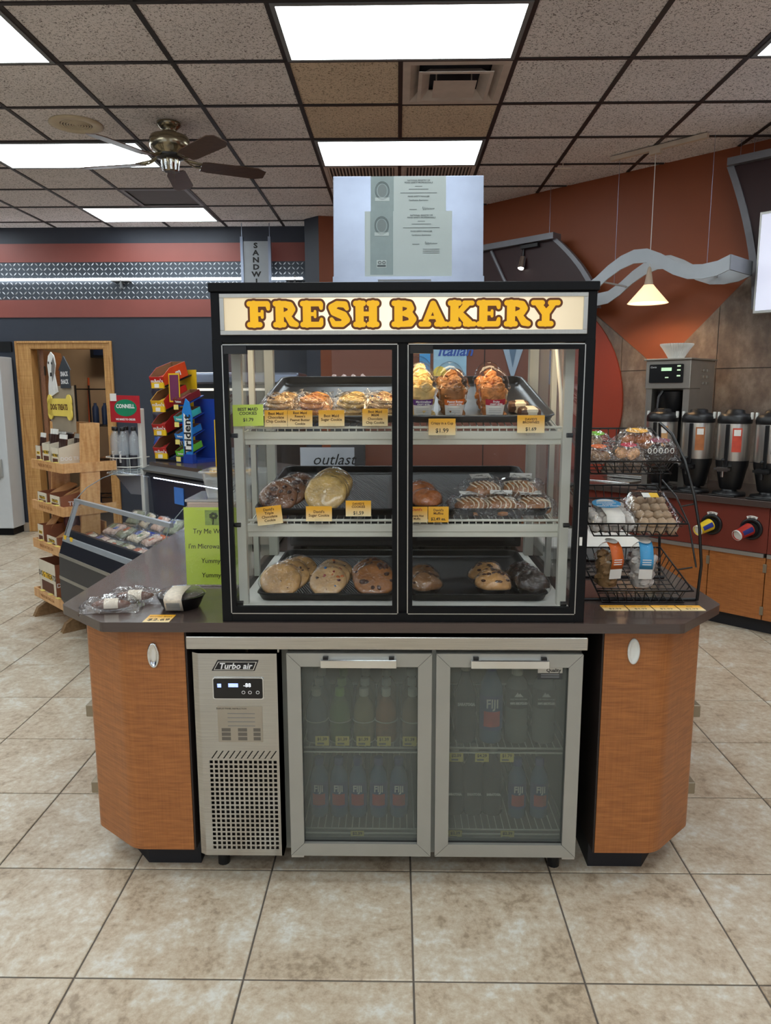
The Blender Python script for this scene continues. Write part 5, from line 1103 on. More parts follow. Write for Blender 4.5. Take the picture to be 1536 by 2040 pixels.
# sink
sk = cw('counter_sink', 'stainless rinse sink set into the coffee counter', 'sink', -2.87, BW-.46, .8755)
g = MB(); rows = []
for ins, z in ((0, 0), (0, .006), (.02, .008), (.03, .004), (.035, .002), (.05, .001)): rows.append([(p[0], p[1], z) for p in rrect(-.24+ins, .24-ins, -.2+ins, .2-ins, .04, 4)])
g.strip(rows, closed=True).add(rows[-1], [tuple(range(len(rows[0])))]); g.build('rim', M_STEEL, sk); box('drainer', M_STEELH, -.12, .2, .1, .19, .006, .03, sk, .004)
# cup dispensers
def cupd(lab, s, z, txt, c1_, c2_):
    t = cw('cup_dispenser', lab, 'cup dispenser', s, CB-.0045, z, 'cup dispensers in the fascia')
    MB().lathe([(.070, 0), (.070, .008), (.062, .014), (.046, .012), (.043, .002)], 36, M=Matrix.Rotation(PI/2, 4, 'X')).build('collar', M_BLKP, t)
    MB().prism([(.052*math.cos(a), .052*math.sin(a)) for a in [2*PI*k/30 for k in range(30)]], -.005, -.001, 'y').build('throat', mat('black_throat', c(6, 6, 6), .8), t)
    q = MB().prism([(.086*math.sin(a), .086*math.cos(a)) for a in [-.42+.84*k/10 for k in range(11)]]+[(.064*math.sin(a), .064*math.cos(a)) for a in [.42-.84*k/10 for k in range(11)]], -.004, 0, 'y').build('size_plate', M_PAPER, t); text(txt, .019, M_INK, t, (0, -.0045, .074), bold=.0003)
    MM = Matrix.Translation((-.006, -.004, .0)) @ Matrix.Rotation(.32, 4, 'X') @ Matrix.Rotation(PI/2, 4, 'X') @ Matrix.Rotation(-.35, 4, 'Y')
    cu = cw('paper_cup', 'paper cup with %s print poking out of the %s dispenser' % (c1_[0], txt), 'cup', s, CB-.0045, z, 'paper cups in the dispensers')
    MB().lathe([(.041, .006), (.0335, .115), (.0345, .117), (.0345, .120), (.032, .118), (.031, .112)], 24, M=MM, cap=False).build('sleeve', c1_[1], cu)
    MB().lathe([(.0315, .112), (.0001, .112)], 24, M=MM, cap=False).build('base', M_WHT, cu); MB().lathe([(.0348, .112), (.0352, .1215), (.032, .1218)], 24, M=MM, cap=False).build('rim', M_WHT, cu)
    for k in range(3): MB().strip([[tuple(MM @ Vector(((.0403-.0074*(z_-.01)/.105)*1.03*math.cos(a), (.0403-.0074*(z_-.01)/.105)*1.03*math.sin(a), z_))) for z_ in (.015, .05, .095)] for a in [k*2.1+.1*i for i in range(9)]]).build('cup_print', c2_, cu)
cupd('black cup dispenser holding the yellow and blue paper cup', -1.94, .682, '24 oz.', ('yellow and blue', mat('cup_yellow', c(232, 196, 40), .5)), mat('cup_blue', c(40, 56, 140), .5)); cupd('black cup dispenser holding the red and blue paper cup', -1.688, .684, '20 oz.', ('red and blue', mat('cup_red', c(176, 48, 36), .5)), mat('cup_navy', c(44, 54, 120), .5))
# brewer
br = cw('coffee_brewer', 'stainless coffee brewer with green display behind the thermal servers', 'coffee brewer', -2.41, BW-.42, .875)
M_BRS = mat('brewer_steel', c(176, 172, 164), .33, .75, var=.05)
box('tower', M_BRS, -.16, .16, -.02, .22, 0, .90, br, .004)
MB().box(-.165, .165, -.20, -.02, .70, .90).build('head', M_BRS, br, bev=.005); box('top_plate', M_BRS, -.175, .175, -.22, .22, .90, .912, br, .003)
cp_ = MB().prism(rrect(-.135, .115, .742, .872, .008), -.206, -.2, 'y').build('control_panel', mat('panel_black', c(18, 20, 22), .3), br)
box('screen', emis('green_lcd', (.25, .9, .2, 1), .5), -.045, .03, -.2075, -.206, .825, .848, br); text('Curtis', .018, M_WINK, br, (-.105, -.207, .852), shear=.3)
for z in (.858, .83, .79): box('button', emis('green_led', (.4, .9, .2, 1), .4), .07, .095, -.2075, -.206, z-.005, z+.005, br)
box('button', MATS['green_led'], -.015, .01, -.2075, -.206, .775, .783, br)
MB().box(-.16, -.10, -.20, -.02, .32, .70).box(.10, .16, -.2, -.02, .32, .70).build('side_leg', M_BRS, br) if 0 else None
box('side_leg', M_BRS, -.16, -.115, -.19, -.02, .0, .70, br); box('side_leg', M_BRS, .115, .16, -.19, -.02, .0, .70, br)
MB().lathe([(.055, .50), (.09, .60), (.098, .68)], 24, o=(0, -.11, 0)).build('brew_basket', M_BLKP, br); MB().tube([(-.03, -.20, .68), (-.035, -.245, .64), (-.04, -.25, .52)], .011, 8).build('basket_handle', M_BLKP, br); box('dark_cavity', mat('cavity_black', c(16, 15, 15), .6), -.113, .113, -.022, -.018, .02, .69, br)
for i in range(4):
    for j in range(3): box('louvre', M_BRS, .159, .1645, -.10+i*.06, -.06+i*.06, .73+j*.045, .748+j*.045, br, .002)
# filters
ft = cw('coffee_filters', 'stack of white fluted paper coffee filters on top of the brewer', 'coffee filters', -2.41, BW-.50, 1.787)
for k in range(3):
    n = 72; rows = []
    for r, z, am in ((.052, .001, .0), (.066, .03, .003), (.092, .075, .006), (.108, .098, .008)): rows.append([((r+am*(1 if i % 2 else -1))*math.cos(2*PI*i/n), (r+am*(1 if i % 2 else -1))*math.sin(2*PI*i/n), z+.004*k) for i in range(n)])
    g = MB().strip(rows, closed=True, sm=False); g.add(rows[0], [tuple(range(n))]); g.build('filter', M_PAPER, ft)
# thermal servers
M_SRV = mat('server_steel', c(196, 192, 186), .3, .9, var=.12, scale=4, stretch=(14, 14, .3)); M_SB = mat('server_black', c(20, 20, 22), .4)
def server(lab, s, b, labc, seed):
    t = cw('thermal_server', lab, 'coffee server', s, b, .8755, 'thermal coffee servers')
    MB().lathe([(.10, 0), (.105, .006), (.10, .02), (.05, .026), (.045, .04)], 28, o=(0, -.02, 0)).build('stand', M_SB, t)
    MB().lathe([(.062, .04), (.068, .05), (.092, .17), (.10, .20), (.102, .238)], 30).build('lower_body', M_SB, t)
    MB().lathe([(.1025, .232), (.1035, .24), (.1035, .467), (.1025, .475)], 30).build('steel_shell', M_SRV, t)
    MB().lathe([(.103, .472), (.106, .48), (.105, .512), (.088, .535), (.06, .54), (.055, .558), (.04, .564)], 30).build('lid', M_SB, t)
    MB().box(-.112, -.098, -.012, .012, .50, .545).build('lid_lug', M_WHT, t, bev=.003); MB().box(.098, .112, -.012, .012, .50, .545).build('lid_lug', M_WHT, t, bev=.003)
    MB().box(-.012, .012, -.115, -.095, .20, .47).build('sight_gauge', M_BLKP, t, bev=.003)
    fa = MB().box(-.035, .035, -.16, -.09, .165, .195).cyl((0, -.15, .13), (0, -.15, .17), .012, n=10).box(-.05, .05, -.168, -.155, .175, .19).build('faucet', M_STEEL if seed % 2 == 0 else M_SB, t); MB().cyl((0, -.14, .195), (0, -.155, .235), .006, n=8).add(*blob(.013, .013, .013, 10, 6, 0), sm=True, M=Matrix.Translation((0, -.157, .24))).build('faucet_lever', M_SB, t)
    R = .1045; a0 = -PI/2+.55
    rows = [[(R*math.cos(a0+.28*(2*i/6-1)), R*math.sin(a0+.28*(2*i/6-1)), z) for i in range(7)] for z in (.29, .445)]
    MB().strip(rows).build('flavour_card', labc, t); R = .1050
    rows = [[(R*math.cos(a0+.2*(2*i/6-1)), R*math.sin(a0+.2*(2*i/6-1)), z) for i in range(7)] for z in (.395, .435)]
    MB().strip(rows).build('card_print', M_PAPER, t)
    box('drip_tray', M_SB, -.085, .085, -.150, -.09, 0, .012, t, .004)
for i, (s, lab, lc) in enumerate([(-2.38, 'steel and black thermal coffee server right under the brewer', mat('card_tan', c(196, 150, 100), .6, var=.3)), (-2.125, 'thermal coffee server with brown flavour card', mat('card_brown', c(170, 104, 60), .6, var=.3)), (-1.885, 'thermal coffee server with red and white flavour card', mat('card_red', c(196, 72, 52), .6, var=.25)), (-1.645, 'thermal coffee server with black flavour card', mat('card_black', c(30, 26, 28), .6, var=.3)), (-1.405, 'thermal coffee server beyond the black card one', mat('card_green', c(80, 110, 60), .6))]):
    server(lab, s, BW-.722, lc, i)
# ------------------------------------------------------------------ hanging things
def wave(u):      # crest then trough
    return .0
LB = BW-.46
wvs = [(-3.30, 2.345), (-3.20, 2.335), (-3.10, 2.345), (-3.00, 2.40), (-2.90, 2.475), (-2.80, 2.53), (-2.70, 2.56), (-2.60, 2.555), (-2.50, 2.51), (-2.40, 2.45), (-2.30, 2.41), (-2.20, 2.40), (-2.10, 2.41), (-2.02, 2.44)]
wp = []
for i in range(len(wvs)-1):
    for k in range(3): t = k/3; wp.append((wvs[i][0]+(wvs[i+1][0]-wvs[i][0])*t, wvs[i][1]+(wvs[i+1][1]-wvs[i][1])*t))
wp.append(wvs[-1])
wc = cw('wave_canopy', 'grey wavy hanging canopy around the glass pendant lamp', 'canopy', -2.66, LB, 2.30)
M_WAVE = mat('grey_canopy_paint', c(172, 178, 184), .45, .1, var=.03)
for y in (-.19, .18):
    n = len(wp); P = [(s+2.66, z-2.30+.0) for s, z in wp]+[(s+2.66, z-2.30-.095) for s, z in wp[::-1]]
    g = MB(); vs = [(p[0], y, p[1]) for p in P]+[(p[0], y+.012, p[1]) for p in P]; N_ = len(P); F_ = []
    for i in range(n-1): F_ += [(i, i+1, N_-2-i, N_-1-i), (N_+i, N_+N_-1-i, N_+N_-2-i, N_+i+1)]
    for i in range(N_): j = (i+1) % N_; F_.append((i, j, N_+j, N_+i))
    g.add(vs, F_); g.build('side_plate', M_WAVE, wc)
for q in (0, -1): s, z = wp[q]; MB().box(s+2.66-.006, s+2.66+.006, -.19, .192, z-2.30-.095, z-2.30).build('end_plate', mat('grey_canopy_end', c(120, 124, 130), .4, .2), wc)
for k in (-2.95, -2.25): MB().cyl((k+2.66, -.0, .07), (k+2.66, 0, .985), .0015, n=5).build('hanging_wire', M_GALV, wc); MB().box(k+2.66-.008, k+2.66+.008, -.18, .18, .06, .07).build('cross_bar', M_WAVE, wc)
tk = cw('light_track', 'cream lighting track on the ceiling over the wave canopy', 'light track', -2.66, LB, CZ-.045); box('rail', mat('cream_track', c(206, 190, 172), .5), -.36, .36, -.018, .018, .01, .04, tk); box('adapter', MATS['cream_track'], -.05, .03, -.02, .02, -.015, .01, tk)
pd = cw('pendant_lamp', 'cream glass cone pendant lamp glowing under the wave canopy', 'lamp', -2.67, LB, 2.20)
MB().cyl((0, 0, .22), (0, 0, 1.055), .003, n=6).build('cord', M_WHT, pd)
mg, nt_, b_ = newmat('glowing_cream_glass'); inp(b_, 'Base Color', c(236, 206, 170)); inp(b_, 'Roughness', .35); inp(b_, 'Emission Color', (1, .72, .42, 1)); inp(b_, 'Emission Strength', 1.1); inp(b_, 'Transmission Weight', .0)
MB().lathe([(.145, 0), (.140, .004), (.045, .115), (.034, .13)], 36, cap=False).build('shade', mg, pd, solid=.003); MB().lathe([(.034, .125), (.028, .16), (.012, .25), (.006, .26)], 20).build('socket', mat('cream_socket', c(200, 180, 158), .5), pd)
MB().add(*blob(.03, .03, .035, 12, 8, 0), sm=True, M=Matrix.Translation((0, 0, .07))).build('bulb', emis('bulb_glow', (1, .72, .4, 1), 230), pd)
# maroon arched canopies with grey edge bars
M_MARD = mat('dark_maroon_panel', c(44, 17, 19), .5, var=.06); M_BARG = mat('grey_edge_bar', c(120, 120, 126), .45, .3)
def arch(lab, sa, sb, zt, b, drop, bow, side):
    t = cw('maroon_canopy', lab, 'canopy', (sa+sb)/2, b, 0, 'maroon hanging canopies'); o = (sa+sb)/2
    k = 10; R_ = []; L_ = []
    for i in range(k+1): u = i/k; R_.append((bow*(1-(1-u)**1.7), zt-drop*u))
    poly = [(sa-o, zt), (sb-o, zt)]+[(sb-o+dx, z) for dx, z in R_[1:]]+[(sa-o, zt-drop)] if side > 0 else [(sb-o, zt), (sa-o, zt)]+[(sa-o+dx, z) for dx, z in R_[1:]]+[(sb-o, zt-drop)]
    MB().prism(poly, 0, .02, 'y').build('panel', M_MARD, t); box('top_bar', M_BARG, sa-o-.01, sb-o+.01, -.05, .07, zt, zt+.05, t)
    e0 = sb-o if side > 0 else sa-o
    MB().strip([[(e0+dx-.025, -.012, z) for dx, z in R_], [(e0+dx+.022, -.012, z) for dx, z in R_], [(e0+dx+.022, .03, z) for dx, z in R_]], sm=False).build('edge_bar', M_BARG, t, solid=.004)
    for s in (sa-o+.15, sb-o-.06 if side > 0 else sa-o+.06): MB().cyl((s, 0, zt+.05), (s, 0, CZ), .0015, n=5).build('hanging_wire', M_GALV, t)
    return t
a1 = arch('dark maroon hanging canopy with grey top bar and a spotlight', -5.0, -3.66, 2.83, BW-.20, .6, .42, 1)
MB().tube([(-.0, -.01, 2.82), (.15, -.012, 2.56), (.35, -.012, 2.25)], .016, 6).build('brace', M_BARG, a1)
a2 = arch('dark maroon hanging canopy over the television', -2.26, -1.2, 3.13, BW-.14, 1.0, .24, -1)
sp = cw('track_spotlight', 'small chrome spotlight under the grey bar of the maroon canopy', 'spotlight', -3.97, BW-.22, 2.70)
MB().cyl((0, 0, .02), (0, -.03, -.075), .028, .032, 14).build('can', M_CHROME, sp); MB().cyl((0, 0, .02), (.0, 0.01, .10), .009, n=8).build('stem', M_BLKP, sp); box('transformer', M_BLKP, -.02, .16, -.02, .03, .09, .118, sp); MB().cyl((0, -.031, -.076), (0, -.032, -.078), .026, n=14).build('lens', emis('spot_lens', (1, .95, .85, 1), 5), sp)
tv = cw('wall_television', 'wall television with grey frame and pale screen above the coffee servers', 'television', -1.46, BW-.30, 2.08)
MB().box(-.51, .62, -.03, .05, 0, .665).build('housing', M_ALU, tv, bev=.004); box('screen', emis('tv_pale', (.55, .58, .85, 1), .55), -.495, .60, -.032, -.03, .02, .645, tv)
# ================================================================== LEFT SIDE (45 degrees)
# ------------------------------------------------------------------ open deli cooler
DL = thing('deli_cooler', 'open deli cooler with curved glass end panels and dark striped front', 'cooler', DG(-4.055, 1.70), (0, 0, RD))
xa, xb = -.625, .625
M_DKP = mat('dark_grey_panel', c(52, 52, 54), .45, var=.05); M_DKB = mat('black_blue_panel', c(30, 31, 38), .35); M_STR = mat('pale_stripe', c(150, 146, 136), .4, .4); M_RAILG = mat('pale_grey_rail', c(170, 176, 182), .35, .4)
def ext(name, m, poly, x0=xa, x1=xb, bev=0): return MB().prism(poly, x0, x1, 'x').build(name, m, DL, bev=bev)
ext('plinth', M_BLKP, [(.10, 0), (.95, 0), (.95, .12), (.10, .12)])
ext('lower_panel', M_DKP, [(.02, .12), (.06, .12), (.06, .395), (-.043, .395), (-.043, .26)])
ext('trim_stripe', M_STR, [(-.046, .395), (.06, .395), (.06, .415), (-.046, .415)])
ext('middle_panel', M_DKP, [(-.043, .415), (.06, .415), (.06, .538), (-.037, .538)])
ext('trim_stripe', M_STR, [(-.040, .538), (.06, .538), (.06, .558), (-.038, .558)])
ext('upper_panel', M_DKB, [(-.035, .558), (.06, .558), (.06, .63), (-.008, .635)])
ext('front_rail', M_RAILG, [(-.012, .632), (.03, .632), (.03, .662), (-.004, .664)], bev=.003)
ext('price_rail', M_DKB, [(.006, .664), (.03, .664), (.045, .700), (.025, .700)])
ext('body', mat('cooler_body', c(70, 72, 78), .5), [(.06, .12), (.95, .12), (.95, .62), (.06, .58)])
ext('deck', mat('cooler_deck', c(120, 126, 136), .4), [(.04, .58), (.62, .66), (.62, .69), (.04, .61)])
ext('top_glass_rail', M_RAILG, [(.078, .868), (.10, .868), (.10, .892), (.078, .892)])
ext('rear_wall', mat('navy_rear_wall', c(34, 40, 60), .4), [(.62, .66), (.95, .62), (.95, 1.0), (.60, 1.0)])
ext('canopy', M_DKB, [(.56, 1.0), (.95, 1.0), (.95, 1.062), (.60, 1.062)]); ext('canopy_edge', mat('grey_canopy_edge', c(96, 98, 100), .4, .4), [(.555, 1.03), (.60, 1.062), (.60, 1.070), (.545, 1.045)])
ext('rear_shelf', M_LAM, [(.60, 1.065), (1.18, 1.065), (1.18, 1.092), (.60, 1.092)]); ext('rear_case', M_DKBOARD, [(.95, 0), (1.15, 0), (1.15, 1.065), (.95, 1.065)])
ext('canopy_lamp', emis('cool_led', (.62, .75, 1, 1), 20), [(.60, .985), (.63, .985), (.63, .999), (.60, .999)], xa+.05, xb-.05)
for i in range(26): box('grille_bar', mat('grille_grey', c(110, 116, 130), .4), .05+i*.021, .061+i*.021, .604, .612, .88, .975, DL)
o = box('notice_tag', mat('blue_tag', c(70, 130, 214), .5), -.30, -.18, .600, .604, .84, .95, DL)
EP = [(.0, .664), (.085, .885), (.16, .955), (.27, 1.01), (.40, 1.045), (.60, 1.055), (.62, .70)]
for x in (xa+.004, xb-.012): ext('end_glass', M_GLASS, EP, x, x+.008); MB().tube([(x+.004, p[0], p[1]) for p in EP[:6]], .003, 6).build('glass_edge', mat('glass_edge_grey', c(120, 130, 132), .2), DL)
ext('front_glass', M_GLASS, [(.004, .664), (.008, .664), (.088, .880), (.084, .880)])
for x in (xa+.03, ): ext('glass_bracket', M_RAILG, [(.003, .668), (-.001, .668), (.078, .880), (.083, .880)], x, x+.05)
for x in (xa+.02, xa+.12): box('tag_label', M_YEL, x, x+.035, -.0085, -.003, .640, .672, DL)
ext('blue_price_strip', mat('royal_blue_strip', c(40, 70, 170), .5), [(.30, .665), (.304, .662), (.334, .715), (.330, .716)], -.15, .6)
for k in range(3): ext('strip_card', mat('strip_orange', c(206, 104, 52), .5) if k % 2 == 0 else M_PAPER, [(.298, .667), (.302, .664), (.332, .716), (.328, .717)], .02+k*.2, .13+k*.2)
# packs in the cooler
PKC = [mat('pack_orange', c(200, 96, 44), .5), mat('pack_blue', c(58, 80, 150), .5), mat('pack_cream', c(216, 206, 188), .5), mat('pack_green', c(120, 136, 96), .5)]
FIL = [mat('bread_fill', c(206, 190, 164), .6, var=.3, scale=60), mat('ham_fill', c(206, 176, 160), .6, var=.35, scale=60), mat('leaf_fill', c(132, 136, 112), .6, var=.35, scale=60)]
kk = 0; names = ['near the left glass end', 'second from the left glass end', 'third from the left glass end', 'in the middle', 'third from the right glass end', 'second from the right glass end', 'near the right glass end']
for r in range(3):
    for i in range(7):
        x = -.53+i*.172+(.03 if r % 2 else 0); y = .115+r*.165; z = .618+.138*y+.006+(0, .012, .045)[r]
        l = Vector((x, y, z)); a = RD; wx = l.x*math.cos(a)-l.y*math.sin(a); wy = l.x*math.sin(a)+l.y*math.cos(a); b0 = DG(-4.055, 1.70)
        t = thing('deli_pack', ['front', 'middle', 'rear'][r]+' row deli food pack, '+names[i].replace('left', 'dog treat').replace('right', 'bakery'), 'deli pack', (b0[0]+wx, b0[1]+wy, z), ((.22, .36, .75)[r], .03*(i % 3-1), RD+.12*((kk*7) % 5-2)), 'packs in the deli cooler')
        MB().box(-.06, .06, -.055, .055, 0, .026).build('food', FIL[kk % 3], t, bev=.012); MB().box(-.045, .0, -.005, .04, .027, .0285).build('label_card', PKC[kk % 4], t); MB().box(.012, .045, -.02, .01, .027, .0285).build('price_card', PKC[(kk+2) % 4], t)
        pillow(.15, .14, .036, 900+kk, 12, 8).build('film', M_WRAP, t); kk += 1
# ------------------------------------------------------------------ candy racks on the rear shelf
RC = math.radians(-27)
SHZ = 1.092
def lp(base, rot, x, y, z): return (base[0]+x*math.cos(rot)-y*math.sin(rot), base[1]+x*math.sin(rot)+y*math.cos(rot), z)
cb0 = (-1.60, 5.00)
cr = thing('candy_rack', 'yellow and dark candy rack on the deli cooler shelf', 'rack', (cb0[0], cb0[1], SHZ), (0, 0, RC))
M_CY = mat('rack_yellow', c(232, 190, 30), .45)
box('back_panel', M_CY, -.055, .10, .235, .245, 0, .62, cr); box('foot', M_BLKP, -.06, .12, -.02, .25, 0, .012, cr)
for k in range(4): 
    z = .03+k*.158; MB().prism([(-.02, z-.008), (.23, z+.075), (.23, z+.083), (-.02, z)], -.062, .068, 'x').build('tray', M_BLKP, cr); MB().box(-.05, .06, -.034, -.024, z-.012, z+.026).build('price_strip', M_CY, cr); box('price_card', M_PAPER, -.02, .02, -.036, -.034, z-.008, z+.018, cr)
def cbox(lab, x, y, z, w_, d_, hf, hb, c1_, c2_, txt, sidetxt, tilt, rz=RC, tc=None, grp='candy boxes on the rack', base=cb0, ts=.04):
    t = thing('candy_box', lab, 'candy box', lp(base, rz, x, y, SHZ+z), (tilt, 0, rz), grp)
    th = .003
    box('front_wall', c1_, -w_/2, w_/2, 0, th, 0, hf, t)
    for sx in (-1, 1):
        P = [(0, 0), (d_, 0), (d_, hb), (d_*.35, hb), (0, hf)]
        MB().prism(P, sx*w_/2-(th if sx > 0 else 0), sx*w_/2+(0 if sx > 0 else th), 'x').build('side_wall', c2_ if sx > 0 else c1_, t); MB().prism([(p[0]*.98+.002, p[1]*.98) for p in P], sx*(w_/2-th)-(.0008 if sx > 0 else 0), sx*(w_/2-th)+(0 if sx > 0 else .0008), 'x').build('inner_face', M_CARDB, t)
    box('rear_wall', M_CARDB, -w_/2, w_/2, d_-th, d_, 0, hb, t); box('bottom', M_CARDB, -w_/2, w_/2, 0, d_, 0, th, t)
    for i in range(3):
        v, f = blob(w_*.42, .028, .012, 10, 6, .06, i+kk); MB().add(v, f, 0, True, Matrix.Translation((0, .045+i*.04, hf*.62))).build('candy_bag', c1_, t)
    if txt: text(txt, ts, tc or M_WINK, t, (0, -.0006, hf*.5), bold=.0012)
    if sidetxt: text(sidetxt, ts*1.7, tc or M_WINK, t, (w_/2+.0006, d_*.62, hb*.48), (PI/2, 0, PI/2), bold=.002)
    return t
cRED = mat('candy_box_red', c(190, 34, 30), .4, var=.1); cORG = mat('candy_box_orange', c(220, 72, 28), .4, var=.1); cYEL = mat('candy_box_yellow', c(230, 180, 30), .4, var=.1); cBRN = mat('candy_box_brown', c(70, 34, 24), .4, var=.1); cMAR = mat('gum_maroon', c(120, 30, 40), .4); cTEA = mat('gum_teal', c(60, 178, 176), .4); cBLU = mat('gum_blue', c(40, 130, 210), .4); cGRN = mat('gum_green', c(110, 196, 60), .4); cDBL = mat('gum_dark_blue', c(26, 60, 150), .4)
for k, (a, b, lab) in enumerate([(cRED, cBRN, 'brown sided candy box on the lowest rack tray'), (cRED, cRED, 'all red candy box on the second rack tray'), (cYEL, cRED, 'yellow fronted candy box with red side'), (cRED, cORG, 'orange sided candy box on the topmost rack tray')]):
    cbox(lab, 0, -.022, .034+k*.158, .124, .24, .062, .10, a, b, "m&m's", 'm' if k != 2 else '', .31)
pp = box('rack_card', M_CY, .078, .172, -.004, .0, .40, .59, cr); box('card_face', mat('plain_purple_card', c(112, 48, 84), .5, var=.1, scale=10), .088, .166, -.006, -.004, .41, .58, cr)
gb = lp(cb0, RC, .185, -.03, 0); gb = (gb[0], gb[1])
gr = thing('gum_rack', 'blue gum rack with white lettered panel beside the candy rack', 'rack', (gb[0], gb[1], SHZ), (0, 0, RC))
box('back_panel', cDBL, -.045, .14, .19, .20, 0, .42, gr); box('base', cDBL, -.045, .14, 0, .2, 0, .02, gr)
for k in range(4): z = .035+k*.115; MB().prism([(0, z-.006), (.19, z+.06), (.19, z+.066), (0, z)], -.045, .05, 'x').build('tray', cDBL, gr); box('price_card', M_STK, -.03, .01, -.018, -.016, z-.028, z+.004, gr)
pnl = MB().prism([(.052, 0), (.125, .02), (.135, .30), (.115, .40), (.085, .425), (.052, .34)], -.03, -.022, 'y').build('front_panel', cBLU, gr); MB().prism([(.062, .07), (.118, .085), (.126, .27), (.066, .33)], -.032, -.03, 'y').build('panel_field', M_PAPER, gr); box('panel_foot', cDBL, .05, .13, -.034, .0, 0, .06, gr)
text('Trident', .085, M_INK, gr, (.096, -.0335, .19), (PI/2, -PI/2, 0), bold=.002)
for k, (m_, lab) in enumerate([(cGRN, 'green gum box on the lowest gum tray'), (cBLU, 'blue gum box on the second gum tray'), (cTEA, 'teal gum box on the third gum tray'), (cMAR, 'maroon gum box on the topmost gum tray')]):
    cbox(lab, 0, 0, .04+k*.115, .085, .18, .038, .045, m_, m_, 'Trident', '', .33, RC, None, 'gum boxes on the gum rack', gb, .016)
yp = thing('yellow_divider', 'slim yellow upright divider strip behind the bakery case corner', 'divider', (-1.10, 4.46, SHZ-.0), (0, 0, RC)); box('strip', M_CY, -.012, .012, -.004, .004, 0, .30, yp); box('foot', M_CY, -.04, .02, -.03, .03, 0, .006, yp)
# chip tower behind
ch = thing('snack_peg_rack', 'grey peg rack of blue snack pouches behind the candry rack', 'rack', DG(-4.98, 2.62), (0, 0, RD+.3)); ch['label'] = 'tall grey peg rack with blue snack pouches behind the candy boxes'
MB().box(-.14, .14, 0, .02, 0, 1.70).build('panel', mat('clear_grey', c(96, 104, 116), .3), ch); box('top_bar', M_GALV, -.15, .15, -.03, .03, 1.66, 1.72, ch)
for r in range(3): 
    for i in range(2): pillow(.12, .15, .02, 950+r*2+i, 8, 6).build('pouch', mat('pouch_blue', c(40, 84, 170), .35, var=.4, scale=30) if r == 2 else mat('pouch_dark', c(60, 56, 70), .35, var=.6, scale=30), ch, (-.065+i*.13, -.03, 1.56-r*.2), (PI/2, 0, 0))
eq = thing('roller_grill', 'silver topped kitchen equipment behind the candy racks', 'equipment', (-1.28, 6.2, 0)); box('cabinet', M_DKBOARD, -.45, .45, 0, .5, 0, 1.2, eq); MB().box(-.45, .45, -.05, .5, 1.2, 1.62).build('housing', M_BLKP, eq); MB().box(-.47, .47, -.07, .5, 1.62, 1.72).build('hood', M_GALV, eq, bev=.02); box('light_strip', emis('pale_strip', (1, .9, .7, 1), .8), -.4, .4, -.055, -.05, 1.57, 1.59, eq)
# ------------------------------------------------------------------ bottle rack
bk = thing('bottle_rack', 'white wire rack of clear water bottles with red and green sign', 'bottle rack', DG(-4.86, 2.24), (0, 0, RD+.35))
MB().box(.115, .145, -.02, .02, 0, 1.45).build('post', M_WHT, bk, bev=.004); box('foot', M_WHT, .02, .16, -.05, .12, 0, .02, bk); MB().prism([(.0, .86), (.13, .86), (.13, 1.02), (-.13, 1.0), (-.13, .985)], .0, .01, 'y').build('bracket', mat('bracket_grey', c(140, 142, 150), .45), bk)
for z in (1.01, 1.06, 1.12): MB().tube([(-.135+0, .06, z), (-.135, -.07, z), (-.09, -.115, z), (.0, -.13, z), (.09, -.115, z), (.13, -.07, z), (.13, .06, z)], .004, 6).build('hoop', M_WHT, bk)
for i in range(9): a = PI+i*PI/8; MB().tube([(.125*math.cos(a), .12*math.sin(a)*.95, 1.01), (.125*math.cos(a), .12*math.sin(a)*.95, 1.12)], .002, 5).build('basket_wire', M_WHT, bk)
MB().prism([(.13*math.cos(a), .11*math.sin(a)) for a in [2*PI*i/24 for i in range(24)]], 1.0, 1.006).build('basket_floor', M_WHT, bk)
MB().prism([(-.06, 1.36), (.205, 1.355), (.205, 1.535), (-.04, 1.54), (-.06, 1.50)], -.082, -.078, 'y').build('sign_board', mat('sign_red', c(178, 34, 46), .45), bk)
MB().prism([(.10*math.cos(a)+.08, 1.455+.056*math.sin(a)) for a in [2*PI*i/32 for i in range(32)]], -.084, -.082, 'y').build('sign_oval', mat('sign_green', c(20, 130, 92), .45), bk)
text('CONNELL', .036, M_WINK, bk, (.08, -.0845, 1.465), bold=.0012); text('WE MAKE TO ORDER', .018, M_WINK, bk, (.075, -.0826, 1.378), bold=.0006); box('price_card', M_PAPER, -.05, .005, -.087, -.084, 1.50, 1.55, bk)
RB = RD+.35; bk0 = DG(-4.86, 2.24); PW = [(.030, 0), (.033, .006), (.033, .20), (.031, .245), (.014, .285), (.013, .305)]
for i, (x, y, lab) in enumerate([(-.085, -.035, 'clear water bottle at the doorway end of the wire rack'), (-.028, -.078, 'clear water bottle with dark label in front of the wire rack'), (.035, -.078, 'clear water bottle with vertical lettering in front of the wire rack'), (.088, -.03, 'clear water bottle next to the white post'), (-.03, .02, 'clear water bottle behind the front ones'), (.035, .02, 'clear water bottle behind the lettered one')]):
    bt = bottle('clear_water_bottle', lab, 'bottle', PW, glassy('bright_bottle', (.92, .95, .97, 1), 1.5, rough=.05, bump=.2, haze=.22, hazecol=(.8, .83, .86, 1), boost=1.5), M_BLKP, lp(bk0, RB, x, y, 1.007), 'clear water bottles in the wire rack', (.04, .13), mat('dark_bottle_label', c(44, 44, 52), .4), None); bt.rotation_euler = (0, 0, RB)
    if i in (1, 2): text('smart', .034, M_WINK, bt, (0, -.0345, .12), (PI/2, -PI/2, 0), bold=.0008)
